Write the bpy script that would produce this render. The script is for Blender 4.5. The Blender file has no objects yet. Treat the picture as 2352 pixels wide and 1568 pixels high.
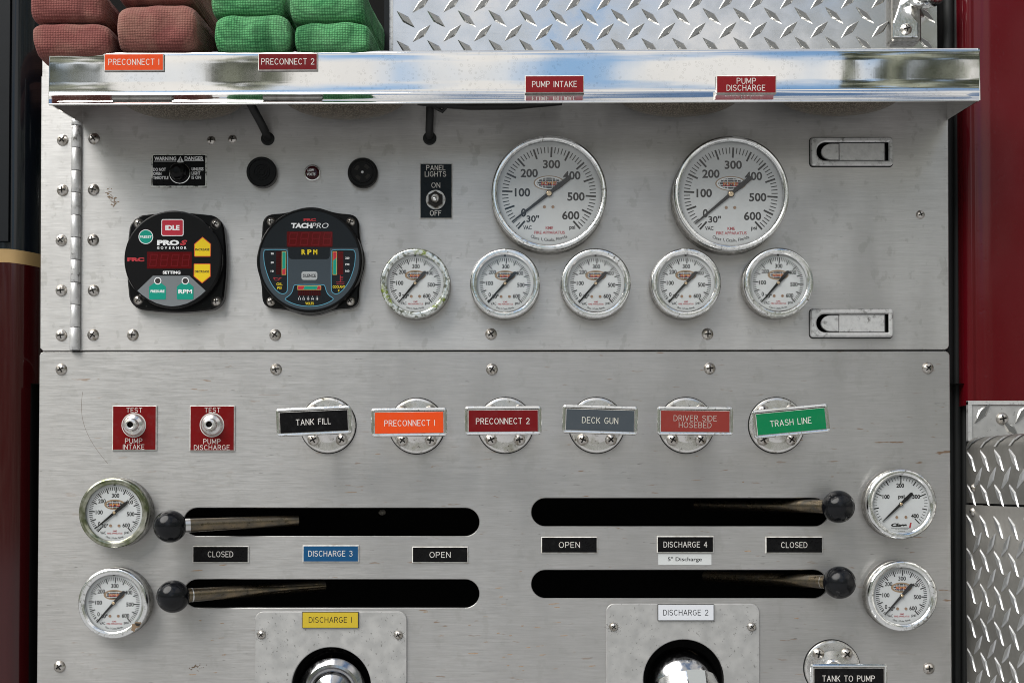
import bpy, math, random
from mathutils import Vector, Matrix, noise as mnoise
from mathutils.geometry import tessellate_polygon

SC = bpy.context.scene
COL = SC.collection
R = math.radians
PI = math.pi

# ------------------------------------------------------------------ camera
S = 1.02 / 2352                 # metres per photograph pixel (2352 wide) on the panel
FPX = 2900.0                    # focal length in those pixels
PITCH = R(1.1)
PX0, PY0 = 1176.0, 1055.0       # principal point
CAM = Vector((0.0, -FPX * S, (784.0 - 1110.0) * S))
cam_d = bpy.data.cameras.new('camera')
cam = bpy.data.objects.new('camera', cam_d)
COL.objects.link(cam)
cam.location = CAM
cam.rotation_euler = (PI / 2 + PITCH, 0, 0)
cam_d.sensor_width = 36.0
cam_d.lens = FPX / 2352 * 36.0
cam_d.shift_y = (PY0 - 784.0) / 2352
cam_d.clip_start = 0.01
cam_d.clip_end = 500
SC.camera = cam

# ------------------------------------------------------------------ world
W = bpy.data.worlds.new('World')
SC.world = W
W.use_nodes = True
nt = W.node_tree
nt.nodes.clear()


def wn(t, **k):
    n = nt.nodes.new(t)
    for a, b in k.items():
        setattr(n, a, b)
    return n


def wmath(op, a, b=None, c=None):
    n = wn('ShaderNodeMath', operation=op)
    for i, v in enumerate((a, b, c)):
        if v is None:
            continue
        if isinstance(v, (int, float)):
            n.inputs[i].default_value = v
        else:
            nt.links.new(v, n.inputs[i])
    return n.outputs[0]


def wnoise(vec, scale, detail=6, rough=.6):
    n = wn('ShaderNodeTexNoise')
    n.inputs['Scale'].default_value = scale
    n.inputs['Detail'].default_value = detail
    n.inputs['Roughness'].default_value = rough
    nt.links.new(vec, n.inputs['Vector'])
    return n.outputs['Fac']


def wsmooth(v, a, b):
    n = wn('ShaderNodeMapRange', interpolation_type='SMOOTHSTEP')
    nt.links.new(v, n.inputs['Value'])
    n.inputs['From Min'].default_value = a
    n.inputs['From Max'].default_value = b
    return n.outputs['Result']


def wmix(f, a, b):
    n = wn('ShaderNodeMix', data_type='RGBA')
    nt.links.new(f, n.inputs['Factor'])
    for k, v in ((6, a), (7, b)):
        if isinstance(v, tuple):
            n.inputs[k].default_value = (*v, 1)
        else:
            nt.links.new(v, n.inputs[k])
    return n.outputs[2]


SUN_EL, SUN_AZ = R(48), R(228)      # azimuth from +Y, clockwise
sky = wn('ShaderNodeTexSky', sky_type='NISHITA')
sky.sun_disc = False
sky.sun_elevation = SUN_EL
sky.sun_rotation = SUN_AZ
sky.air_density = 1.0
sky.dust_density = 1.2
tc = wn('ShaderNodeTexCoord')
sx = wn('ShaderNodeSeparateXYZ')
nt.links.new(tc.outputs['Generated'], sx.inputs[0])
el = wmath('ARCSINE', sx.outputs[2])
az = wmath('ARCTAN2', sx.outputs[0], wmath('MULTIPLY', sx.outputs[1], -1.0))   # 0 behind the camera
# clouds
cl = wsmooth(wnoise(tc.outputs['Generated'], 4.2, 7, .52), .40, .53)
clv = wnoise(tc.outputs['Generated'], 5.0, 5, .5)
cc = wmix(clv, (4.6, 4.65, 4.8), (8.8, 8.4, 7.8))
skyb = wn('ShaderNodeMix', data_type='RGBA', blend_type='MULTIPLY')
skyb.inputs['Factor'].default_value = 1.0
nt.links.new(sky.outputs[0], skyb.inputs[6])
skyb.inputs[7].default_value = (.78, .95, 1.0, 1)
skyc = wmix(cl, skyb.outputs[2], cc)
# line of trees, taller to both sides
side = wmath('MAXIMUM', wsmooth(az, .245, .28), wmath('MULTIPLY', wsmooth(wmath('MULTIPLY', az, -1.0), .295, .335), .9))
comb = wn('ShaderNodeCombineXYZ')
nt.links.new(az, comb.inputs[0])
tn = wnoise(comb.outputs[0], 7.0, 6, .65)
spruce = wmath('MAXIMUM', wmath('SUBTRACT', .30, wmath('MULTIPLY', wmath('ABSOLUTE', wmath('ADD', az, .212)), 4.0)), 0.0)
top = wmath('ADD', wmath('MULTIPLY_ADD', side, .36, .08), wmath('MULTIPLY', tn, .26))
top = wmath('ADD', top, spruce)
rag = wmath('MULTIPLY', wnoise(tc.outputs['Generated'], 46.0, 6, .75), .19)
h = wmath('SUBTRACT', wmath('ADD', top, rag), wmath('ADD', el, .14))
tmask = wsmooth(h, -.012, .02)
holes = wsmooth(wnoise(tc.outputs['Generated'], 44.0, 5, .7), .53, .60)
low = wsmooth(el, .02, .2)
tmask = wmath('MULTIPLY', tmask, wmath('SUBTRACT', 1.0, wmath('MULTIPLY', holes, low)))
tcol = wmix(wsmooth(wnoise(tc.outputs['Generated'], 34.0, 6, .7), .42, .66), (.26, .30, .19), (3.6, 3.7, 2.9))
env = wmix(tmask, skyc, tcol)
# unseen ground in front of the truck, brightened to lift the shade under the shelf
gcol = wmix(wnoise(tc.outputs['Generated'], 3.0, 4, .5), (3.3, 3.3, 3.3), (4.7, 4.65, 4.6))
env = wmix(wsmooth(el, -.03, -.07), env, gcol)
bg = wn('ShaderNodeBackground')
bg.inputs['Strength'].default_value = 0.1
nt.links.new(env, bg.inputs['Color'])
out = wn('ShaderNodeOutputWorld')
nt.links.new(bg.outputs[0], out.inputs[0])

# ------------------------------------------------------------------ sun (veiled) and exposure
sun_d = bpy.data.lights.new('sun', 'SUN')
sun_d.energy = 3.0
sun_d.angle = R(50)
sun_d.color = (1.0, .965, .92)
sun = bpy.data.objects.new('sun', sun_d)
COL.objects.link(sun)
sdir = Vector((math.sin(SUN_AZ) * math.cos(SUN_EL), math.cos(SUN_AZ) * math.cos(SUN_EL), math.sin(SUN_EL)))
sun.rotation_euler = sdir.to_track_quat('Z', 'Y').to_euler()

SC.view_settings.view_transform = 'Standard'
SC.view_settings.look = 'None'
SC.view_settings.exposure = 0.54
SC.view_settings.gamma = 1.0
SC.view_settings.use_curve_mapping = False
SC.render.engine = 'CYCLES'
SC.cycles.max_bounces = 8
SC.cycles.caustics_reflective = False
SC.cycles.caustics_refractive = False
SC.cycles.use_denoising = True
SC.cycles.filter_width = 1.0

# ------------------------------------------------------------------ pixel -> place
_rot = Matrix.Rotation(PI / 2 + PITCH, 3, 'X')


def at(px, py, dep=0.0):
    """point on the plane DEP (px) in front of the panel that stands at this place of the photograph"""
    v = _rot @ Vector(((px - PX0) / FPX, (PY0 - py) / FPX, -1.0))
    t = (-dep * S - CAM.y) / v.y
    return CAM + v * t


# ------------------------------------------------------------------ materials
def lin(c):
    return tuple((x / 12.92 if x <= .04045 else ((x + .055) / 1.055) ** 2.4) for x in c)


def hx(s):
    return lin(tuple(int(s[i:i + 2], 16) / 255 for i in (0, 2, 4)))


M = {}


class Mat:
    def __init__(self, name, col=(.5, .5, .5), rough=.5, metal=0.0, **k):
        m = bpy.data.materials.new(name)
        m.use_nodes = True
        self.m = m
        self.t = m.node_tree
        self.b = self.t.nodes['Principled BSDF']
        self.b.inputs['Base Color'].default_value = (*col, 1)
        self.b.inputs['Roughness'].default_value = rough
        self.b.inputs['Metallic'].default_value = metal
        if not metal:
            self.b.inputs['Specular IOR Level'].default_value = .25
        for a, v in k.items():
            self.b.inputs[a.replace('_', ' ')].default_value = v
        M[name] = m
        self._tc = None

    def node(self, t, **k):
        n = self.t.nodes.new(t)
        for a, v in k.items():
            setattr(n, a, v)
        return n

    def link(self, a, b):
        self.t.links.new(a, b)

    def coord(self, scale=(1, 1, 1), seed=True):
        if self._tc is None:
            tcn = self.node('ShaderNodeTexCoord')
            oi = self.node('ShaderNodeObjectInfo')
            ml = self.node('ShaderNodeVectorMath', operation='SCALE')
            ml.inputs[0].default_value = (3.1, 1.7, 2.3)
            self.link(oi.outputs['Random'], ml.inputs['Scale'])
            ad = self.node('ShaderNodeVectorMath', operation='ADD')
            self.link(tcn.outputs['Object'], ad.inputs[0])
            self.link(ml.outputs[0], ad.inputs[1])
            self._tc = (tcn.outputs['Object'], ad.outputs[0])
        mp = self.node('ShaderNodeMapping')
        mp.inputs['Scale'].default_value = scale
        self.link(self._tc[1 if seed else 0], mp.inputs[0])
        return mp.outputs[0]

    def noise(self, scale, detail=4, rough=.55, stretch=(1, 1, 1), seed=True):
        n = self.node('ShaderNodeTexNoise')
        n.inputs['Scale'].default_value = scale
        n.inputs['Detail'].default_value = detail
        n.inputs['Roughness'].default_value = rough
        self.link(self.coord(stretch, seed), n.inputs['Vector'])
        return n.outputs['Fac']

    def vor(self, scale, stretch=(1, 1, 1), feature='F1', out='Distance', rnd=1.0):
        n = self.node('ShaderNodeTexVoronoi', feature=feature)
        n.inputs['Scale'].default_value = scale
        n.inputs['Randomness'].default_value = rnd
        self.link(self.coord(stretch), n.inputs['Vector'])
        return n.outputs[out]

    def rng(self, v, a, b, c=0.0, d=1.0, smooth=False):
        n = self.node('ShaderNodeMapRange')
        if smooth:
            n.interpolation_type = 'SMOOTHSTEP'
        self.link(v, n.inputs['Value'])
        for k, x in zip(('From Min', 'From Max', 'To Min', 'To Max'), (a, b, c, d)):
            n.inputs[k].default_value = x
        return n.outputs['Result']

    def math(self, op, a, b=0.0):
        n = self.node('ShaderNodeMath', operation=op)
        for i, v in enumerate((a, b)):
            if isinstance(v, (int, float)):
                n.inputs[i].default_value = v
            else:
                self.link(v, n.inputs[i])
        return n.outputs[0]

    def mix(self, f, a, b):
        n = self.node('ShaderNodeMix', data_type='RGBA')
        if isinstance(f, (int, float)):
            n.inputs['Factor'].default_value = f
        else:
            self.link(f, n.inputs['Factor'])
        for k, v in ((6, a), (7, b)):
            if isinstance(v, tuple):
                n.inputs[k].default_value = (*v, 1)
            else:
                self.link(v, n.inputs[k])
        return n.outputs[2]

    def set(self, key, v):
        self.link(v, self.b.inputs[key])
        return self

    def bump(self, hgt, strength=.2, dist=.0005):
        n = self.node('ShaderNodeBump')
        n.inputs['Strength'].default_value = strength
        n.inputs['Distance'].default_value = dist
        self.link(hgt, n.inputs['Height'])
        self.link(n.outputs[0], self.b.inputs['Normal'])
        return self


def steel(name, spots=.0, rust=.0, k=1.0):
    m = Mat(name, metal=.80)
    m.b.inputs['Anisotropic'].default_value = .7
    m.b.inputs['Anisotropic Rotation'].default_value = .25
    tg = m.node('ShaderNodeCombineXYZ')
    tg.inputs[0].default_value = 1.0
    m.link(tg.outputs[0], m.b.inputs['Tangent'])
    st = m.noise(1, 5, .7, (42, 200, 900))
    st2 = m.noise(1, 3, .6, (9, 60, 260))
    bl = m.noise(9, 4, .6)
    c = m.mix(m.rng(st, .25, .75), tuple(x * k for x in (.50, .492, .48)), tuple(x * k for x in (.64, .632, .622)))
    st3 = m.noise(1, 3, .6, (70, 400, 1500))
    c = m.mix(m.rng(st3, .55, .74, 0, .4), c, (.36, .355, .345))
    c = m.mix(m.rng(st2, .35, .7), c, m.mix(.16, c, (.33, .325, .315)))
    c = m.mix(m.rng(bl, .42, .7, 0, .5), c, (.36, .352, .342))
    vs_ = m.noise(1, 3, .55, (17, 10, 3.2))
    c = m.mix(m.rng(vs_, .48, .72, 0, .42), c, (.33, .325, .318))
    # dull smears and small dark nicks
    nick = m.noise(1, 2, .5, (70, 60, 520))
    c = m.mix(m.rng(nick, .735, .78, 0, .6), c, (.17, .165, .15))
    if spots:
        v = m.noise(1, 3, .6, (75, 75, 55))
        c = m.mix(m.rng(v, .60, .66, 0, spots), c, (.30, .295, .27))
    if rust:
        msk = m.noise(2.6, 2, .5)
        r1 = m.noise(1, 3, .55, (38, 38, 210))
        f = m.math('MULTIPLY', m.rng(r1, .665, .71), m.rng(msk, .42, .60))
        c = m.mix(m.math('MULTIPLY', f, rust), c, (.27, .16, .085))
    m.set('Base Color', c)
    m.set('Roughness', m.rng(m.math('ADD', st, m.math('MULTIPLY', bl, .6)), .4, 1.2, .26, .44))
    m.bump(m.math('ADD', st, m.math('MULTIPLY', m.noise(5.5, 2, .5), 20.0)), .22, .0002)
    return m


steel('brushed_steel_upper', spots=.28, k=1.06)
steel('brushed_steel_lower', spots=.15, rust=.85, k=.84)

m = Mat('polished_steel', metal=1.0)
st = m.noise(1, 4, .6, (260, 400, 12))
sp = m.vor(240, (1, 1, 1.0))
spn = m.noise(170, 3, .65)
ring = m.math('MULTIPLY', m.rng(m.math('ADD', sp, m.math('MULTIPLY', spn, .45)), .38, .47), m.rng(m.math('ADD', sp, m.math('MULTIPLY', spn, .45)), .60, .49))
ring = m.math('MULTIPLY', ring, m.rng(m.noise(40, 3), .36, .56))
grime = m.noise(14, 4, .6)
c = m.mix(m.rng(grime, .4, .75, 0, .35), (.80, .80, .79), (.62, .61, .58))
c = m.mix(m.math('MULTIPLY', ring, .30), c, (.40, .39, .36))
m.set('Base Color', c)
m.set('Roughness', m.rng(grime, .3, .8, .02, .075))
m.bump(m.math('ADD', m.math('MULTIPLY', st, .03), m.math('MULTIPLY', m.noise(11, 2), 2.5)), .10, .0006)

m = Mat('chrome', metal=1.0)
pit = m.noise(420, 3, .6)
pm = m.noise(45, 3, .6)
f = m.math('MULTIPLY', m.rng(pit, .56, .66), m.rng(pm, .40, .62))
c = m.mix(f, (.80, .81, .81), (.16, .15, .12))
c = m.mix(m.rng(m.noise(33, 3, .6), .55, .72, 0, .55), c, (.42, .44, .36))
m.set('Base Color', c)
m.set('Roughness', m.rng(m.math('ADD', f, pm), .3, 1.3, .08, .40))
m.bump(m.math('ADD', pit, m.math('MULTIPLY', pm, 2.0)), .18, .0004)

m = Mat('chrome_foliage_reflection', metal=.75)  # reflected foliage painted into the rim colour as green patches
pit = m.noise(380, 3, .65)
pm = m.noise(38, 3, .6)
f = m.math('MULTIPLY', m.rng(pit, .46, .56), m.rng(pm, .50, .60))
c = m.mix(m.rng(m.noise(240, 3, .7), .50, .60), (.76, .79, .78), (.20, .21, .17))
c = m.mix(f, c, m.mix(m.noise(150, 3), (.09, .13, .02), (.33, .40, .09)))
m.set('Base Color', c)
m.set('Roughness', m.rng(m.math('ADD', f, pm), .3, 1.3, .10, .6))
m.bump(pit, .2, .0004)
m = Mat('chrome_green_reflection', metal=.9)  # green of reflected foliage mixed into the rim's base colour
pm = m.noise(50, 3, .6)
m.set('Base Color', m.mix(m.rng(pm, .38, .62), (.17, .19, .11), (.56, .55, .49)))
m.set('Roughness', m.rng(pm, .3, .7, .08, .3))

m = Mat('outlet_chrome', metal=1.0)
scr = m.noise(1, 4, .7, (300, 300, 60))
m.set('Base Color', m.mix(m.rng(m.noise(40, 4, .65), .35, .7), (.50, .505, .52), (.30, .30, .31)))
m.set('Roughness', m.rng(scr, .3, .75, .05, .24))
m.bump(m.noise(24, 3, .6), .16, .002)
m = Mat('gauge_body', metal=1.0)
n1 = m.noise(300, 4, .65)
m.set('Base Color', m.mix(m.rng(n1, .35, .7), (.34, .33, .31), (.16, .155, .14)))
m.set('Roughness', m.rng(n1, .3, .7, .25, .55))

m = Mat('flange_metal', metal=.9)
n1 = m.noise(70, 4, .6)
n2 = m.noise(330, 3, .6)
c = m.mix(m.rng(n1, .52, .68), (.70, .69, .68), (.42, .41, .36))
c = m.mix(m.math('MULTIPLY', m.rng(n2, .58, .68), m.rng(n1, .46, .62)), c, (.07, .06, .045))
m.set('Base Color', c)
m.set('Roughness', m.rng(n1, .35, .65, .14, .38))
m.bump(n1, .15, .0004)

m = Mat('screw_steel', metal=1.0)
n1 = m.noise(240, 3, .6)
m.set('Base Color', m.mix(m.rng(n1, .45, .68), (.52, .50, .475), (.24, .21, .17)))
m.set('Roughness', m.rng(n1, .3, .7, .24, .46))
Mat('recess_dark', (.018, .016, .014), .6, .3)

m = Mat('galvanised', metal=.55)
v = m.noise(95, 3, .55)
v2 = m.noise(420, 2, .5)
c = m.mix(m.rng(v, .35, .68), (.40, .40, .395), (.47, .468, .46))
c = m.mix(m.rng(v2, .66, .72, 0, .6), c, (.14, .14, .13))
m.set('Base Color', c)
m.set('Roughness', m.rng(v, .3, .7, .42, .6))
m.bump(v, .1, .0003)

m = Mat('cast_metal', metal=.55)
v = m.noise(160, 4, .65)
g = m.noise(42, 3, .6)
c = m.mix(m.rng(v, .35, .7), (.66, .66, .66), (.52, .52, .52))
c = m.mix(m.math('MULTIPLY', m.rng(v, .53, .66), m.rng(g, .45, .62)), c, (.10, .095, .085))
m.set('Base Color', c)
m.set('Roughness', m.rng(v, .3, .7, .30, .46))
m.bump(v, .2, .0003)

m = Mat('tread_aluminium', metal=1.0)
v = m.noise(30, 4, .6)
v2 = m.noise(1, 3, .6, (40, 40, 500))
c = m.mix(m.rng(v, .4, .7, 0, .6), (.72, .72, .72), (.56, .555, .54))
c = m.mix(m.rng(v2, .6, .75, 0, .3), c, (.5, .5, .48))
m.set('Base Color', c)
m.set('Roughness', m.rng(v, .3, .7, .10, .24))
m.bump(m.noise(12, 2), .25, .0015)

m = Mat('tread_diamond', metal=1.0)  # grey base colour paints in the darker surroundings the facets reflect
wv = m.node('ShaderNodeTexWave', wave_type='BANDS', bands_direction='DIAGONAL')
wv.inputs['Scale'].default_value = 620
wv.inputs['Distortion'].default_value = .6
m.link(m.coord((1, 1, 1)), wv.inputs['Vector'])
m.set('Base Color', m.mix(wv.outputs['Fac'], (.19, .19, .187), (.27, .27, .262)))
m.set('Roughness', m.rng(m.noise(90, 3), .3, .7, .42, .6))
m.bump(wv.outputs['Fac'], .25, .0003)

m = Mat('fender_aluminium', metal=1.0)
v = m.noise(26, 4, .6)
m.set('Base Color', m.mix(m.rng(v, .35, .7), (.31, .305, .29), (.23, .225, .21)))
m.set('Roughness', m.rng(v, .3, .7, .42, .58))
m.bump(m.noise(300, 3), .12, .0003)


def weave(name, c0, c1, dust, k):
    m = Mat(name, rough=.92)
    wv = m.node('ShaderNodeTexVoronoi', feature='SMOOTH_F1')
    wv.inputs['Scale'].default_value = 1.0
    wv.inputs['Randomness'].default_value = .18
    wv.inputs['Smoothness'].default_value = .25
    m.link(m.coord((410, 440, 440), False), wv.inputs['Vector'])
    cell = m.rng(wv.outputs['Distance'], .05, .75, 1, 0)
    b = m.noise(22, 4, .6)
    c = m.mix(cell, c0, c1)
    c = m.mix(m.rng(b, .40, .66, 0, k), c, dust)
    c = m.mix(m.rng(m.noise(1, 2, .5, (38, 8, 8)), .60, .70, 0, .5), c, tuple(x * .55 for x in c0))
    m.set('Base Color', c)
    m.set('Sheen Weight', m.rng(b, .3, .7, .02, .12))
    m.bump(cell, .7, .0012)


weave('red_hose_cloth', (.13, .040, .036), (.235, .08, .069), (.28, .155, .115), .7)
weave('green_hose_cloth', (.008, .085, .028), (.115, .42, .16), (.26, .46, .26), .2)

m = Mat('red_paint', hx('6a0610'), .14, 0, Coat_Weight=.28, Coat_Roughness=.08)
dr = m.vor(170)
m.set('Base Color', m.mix(m.rng(m.noise(8, 3), .4, .7, 0, .35), (.078, .0018, .0045), (.105, .008, .014)))
m.bump(m.math('ADD', m.math('MULTIPLY', m.rng(m.math('ADD', dr, m.noise(90, 2)), .55, .75), .5), m.math('MULTIPLY', m.noise(10, 3, .6), 6.0)), .14, .0008)
m = Mat('navy_paint', (.004, .006, .009), .2, 0, Coat_Weight=.6, Coat_Roughness=.06)
m.bump(m.noise(40, 4, .7), .06, .001)
m = Mat('cab_red_paint', (.030, .0008, .0016), .2, 0, Coat_Weight=.6, Coat_Roughness=.06)
m.bump(m.noise(40, 4, .7), .06, .001)
m = Mat('gold_tape', (.40, .265, .115), .4, .35)
m = Mat('black_rubber_and_shade', (.012, .013, .013), .55)  # rubber parts, and the black rims painted as contact shade
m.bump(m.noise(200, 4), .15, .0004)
Mat('grey_trim', (.006, .0075, .0095), .4, 0, Specular_IOR_Level=.2)
m = Mat('black_housing', (.0045, .0045, .005), .2, 0, Specular_IOR_Level=.16)
sc = m.noise(260, 4, .7)
m.set('Base Color', m.mix(m.rng(sc, .70, .76), (.0045, .0045, .005), (.22, .22, .21)))
m.bump(m.noise(160, 3), .06, .0004)
m = Mat('black_matte', (.006, .006, .006), .45, 0, Specular_IOR_Level=.2)
m.bump(m.noise(300, 3), .1, .0003)
m = Mat('knob_black', (.005, .0055, .007), .24)
m.set('Roughness', m.rng(m.noise(120, 4, .7), .3, .75, .10, .30))
m.bump(m.noise(90, 4, .7), .08, .0006)
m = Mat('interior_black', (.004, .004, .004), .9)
m = Mat('lever_bronze', metal=.95)
v = m.noise(1, 5, .65, (45, 120, 120))
v2 = m.noise(190, 4, .65)
c = m.mix(m.rng(v, .36, .66), (.19, .148, .095), (.085, .08, .07))
c = m.mix(m.rng(v2, .58, .70), c, (.035, .03, .02))
m.set('Base Color', c)
m.set('Roughness', m.rng(v, .3, .7, .20, .42))
m.bump(v2, .3, .0006)
m = Mat('casting_grey', (.10, .095, .08), .7)
m.set('Base Color', m.mix(m.rng(m.noise(190, 5, .7), .42, .62), (.012, .012, .010), (.20, .185, .16)))
Mat('lever_collar', (.55, .55, .55), .3, 1.0)

m = Mat('laminate_white', (.66, .65, .62), .4)
m.set('Base Color', m.mix(m.rng(m.noise(170, 3), .45, .7), (.68, .67, .64), (.46, .44, .40)))


def lam(name, c, rough=.33):
    m = Mat(name, c, rough, 0, Specular_IOR_Level=.10 if 'black' in name else .22)
    d = m.noise(130, 4, .7)
    m.set('Base Color', m.mix(m.rng(d, .55, .75, 0, .3), c, tuple(min(1, x * .75 + .03) for x in c)))
    m.set('Roughness', m.rng(d, .3, .7, rough - .06, rough + .1))
    m.bump(m.noise(35, 3), .05, .0008)


lam('laminate_red', (.185, .006, .009))
lam('laminate_test_red', (.145, .001, .0018))
lam('laminate_dark_red', (.13, .003, .005))
lam('laminate_faded_red', (.205, .030, .024))
lam('laminate_orange', (.64, .062, .008))
lam('laminate_black', (.005, .005, .0055), .28)
lam('laminate_grey', (.052, .063, .074))
lam('laminate_green', (.002, .16, .058))
lam('laminate_blue', (.006, .065, .165))
lam('laminate_yellow', (.50, .37, .03))
lam('laminate_pale', (.62, .64, .68))
lam('sticker_paper', (.56, .58, .58), .5)
lam('switch_plate_black', (.012, .017, .021), .28)
Mat('engraved_white', (.62, .60, .57), .5)
Mat('engraved_dim', (.36, .30, .27), .55)
Mat('engraved_grey', (.52, .51, .45), .55)
Mat('ink_black', (.010, .010, .011), .5)
Mat('print_white', (.78, .79, .80), .5)
Mat('print_red', (.42, .03, .04), .5)
Mat('dial_red_ink', (.36, .035, .045), .5)
Mat('key_red', (.43, .025, .045), .35)
Mat('key_teal', (.004, .26, .19), .35)
Mat('key_yellow', (.72, .52, .015), .35)
Mat('key_orange', (.55, .085, .03), .35)
Mat('key_grey', (.165, .18, .19), .35)
Mat('face_black', (.005, .005, .0055), .32, 0, Specular_IOR_Level=.15)
Mat('face_navy', (.0075, .0105, .0135), .25)
Mat('face_slate', (.042, .056, .068), .3)
Mat('line_cyan', (.09, .30, .42), .4)
Mat('print_yellow', (.66, .50, .02), .4)
Mat('print_amber', (.62, .40, .10), .4)
Mat('led_red', (.085, .0015, .0025), .12, 0)
Mat('led_segment', (.125, .004, .007), .2)
Mat('led_bar', (.035, .001, .002), .2)
Mat('led_line', (.015, .001, .001), .3)
Mat('button_silver', (.36, .38, .39), .3)
Mat('lens_dark', (.05, .045, .045), .2)
Mat('lens_maroon', (.035, .002, .004), .08)
m = Mat('dial_white', (.66, .68, .69), .5)
m.set('Base Color', m.mix(m.rng(m.noise(60, 3), .4, .7), (.60, .61, .615), (.55, .56, .565)))
Mat('dial_gold', (.30, .205, .125), .45)
Mat('dial_orange', (.55, .30, .06), .45)
Mat('brass', (.72, .55, .36), .3, .8)
Mat('copper_dot', (.30, .19, .12), .45, .3)
m = Mat('plate_worn_border', (.55, .55, .53), .4, .5)
w1 = m.noise(190, 4, .7)
m.set('Base Color', m.mix(m.rng(w1, .48, .60), (.62, .62, .59), (.10, .10, .09)))
m = Mat('marker_lens', (.28, .25, .21), .35)
wv = m.vor(620)
m.set('Base Color', m.mix(m.rng(wv, .1, .6), (.24, .205, .16), (.07, .058, .043)))
m.bump(wv, .7, .001)
m = Mat('cable_black', (.012, .012, .012), .5)
m.bump(m.noise(1, 2, .5, (300, 300, 700)), .4, .0005)
Mat('white_tape', (.40, .42, .42), .6)
m = Mat('grime', (.12, .085, .055), .8)
m = Mat('stain_brown', (.20, .14, .09), .7)

g = bpy.data.materials.new('gauge_glass')
g.use_nodes = True
gt = g.node_tree
gt.nodes.clear()
tr = gt.nodes.new('ShaderNodeBsdfTransparent')
gl = gt.nodes.new('ShaderNodeBsdfGlossy')
gl.inputs['Roughness'].default_value = .03
tr.inputs[0].default_value = (.97, .98, .98, 1)
lw = gt.nodes.new('ShaderNodeLayerWeight')
lw.inputs[0].default_value = .5
pw = gt.nodes.new('ShaderNodeMath')
pw.operation = 'POWER'
pw.inputs[1].default_value = 4.5
gt.links.new(lw.outputs['Facing'], pw.inputs[0])
fr = gt.nodes.new('ShaderNodeMath')
fr.operation = 'MULTIPLY_ADD'
fr.inputs[1].default_value = .9
fr.inputs[2].default_value = .05
gt.links.new(pw.outputs[0], fr.inputs[0])
mx = gt.nodes.new('ShaderNodeMixShader')
go = gt.nodes.new('ShaderNodeOutputMaterial')
gt.links.new(fr.outputs[0], mx.inputs[0])
gt.links.new(tr.outputs[0], mx.inputs[1])
gt.links.new(gl.outputs[0], mx.inputs[2])
gt.links.new(mx.outputs[0], go.inputs[0])
M['gauge_glass'] = g


# ------------------------------------------------------------------ mesh builder: local units are photograph pixels, (x right, z up, d out)
def circ(cx, cz, r, n=32, a0=0.0, rz=None):
    return [(cx + r * math.cos(a0 + 2 * PI * i / n), cz + (rz or r) * math.sin(a0 + 2 * PI * i / n)) for i in range(n)]


def arc(cx, cz, rx, rz, a0, a1, n=10):
    return [(cx + rx * math.cos(R(a0 + (a1 - a0) * i / n)), cz + rz * math.sin(R(a0 + (a1 - a0) * i / n))) for i in range(n + 1)]


def rrect(x0, x1, z0, z1, r, n=6):
    if r <= 0:
        return [(x0, z0), (x1, z0), (x1, z1), (x0, z1)]
    return arc(x0 + r, z0 + r, r, r, 180, 270, n) + arc(x1 - r, z0 + r, r, r, 270, 360, n) + \
        arc(x1 - r, z1 - r, r, r, 0, 90, n) + arc(x0 + r, z1 - r, r, r, 90, 180, n)


def offset(poly, o):
    """move a counter-clockwise outline inward by O"""
    n = len(poly)
    res = []
    for i in range(n):
        ax, az_ = poly[i - 1]
        bx, bz = poly[i]
        cx, cz = poly[(i + 1) % n]
        e1 = Vector((bx - ax, bz - az_))
        e2 = Vector((cx - bx, cz - bz))
        if e1.length < 1e-9 or e2.length < 1e-9:
            res.append((bx, bz))
            continue
        e1.normalize()
        e2.normalize()
        n1 = Vector((-e1.y, e1.x))
        n2 = Vector((-e2.y, e2.x))
        nn = n1 + n2
        k = max(.35, 1 + n1.dot(n2))
        nn = nn / k
        res.append((bx + nn.x * o, bz + nn.y * o))
    return res


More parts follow.
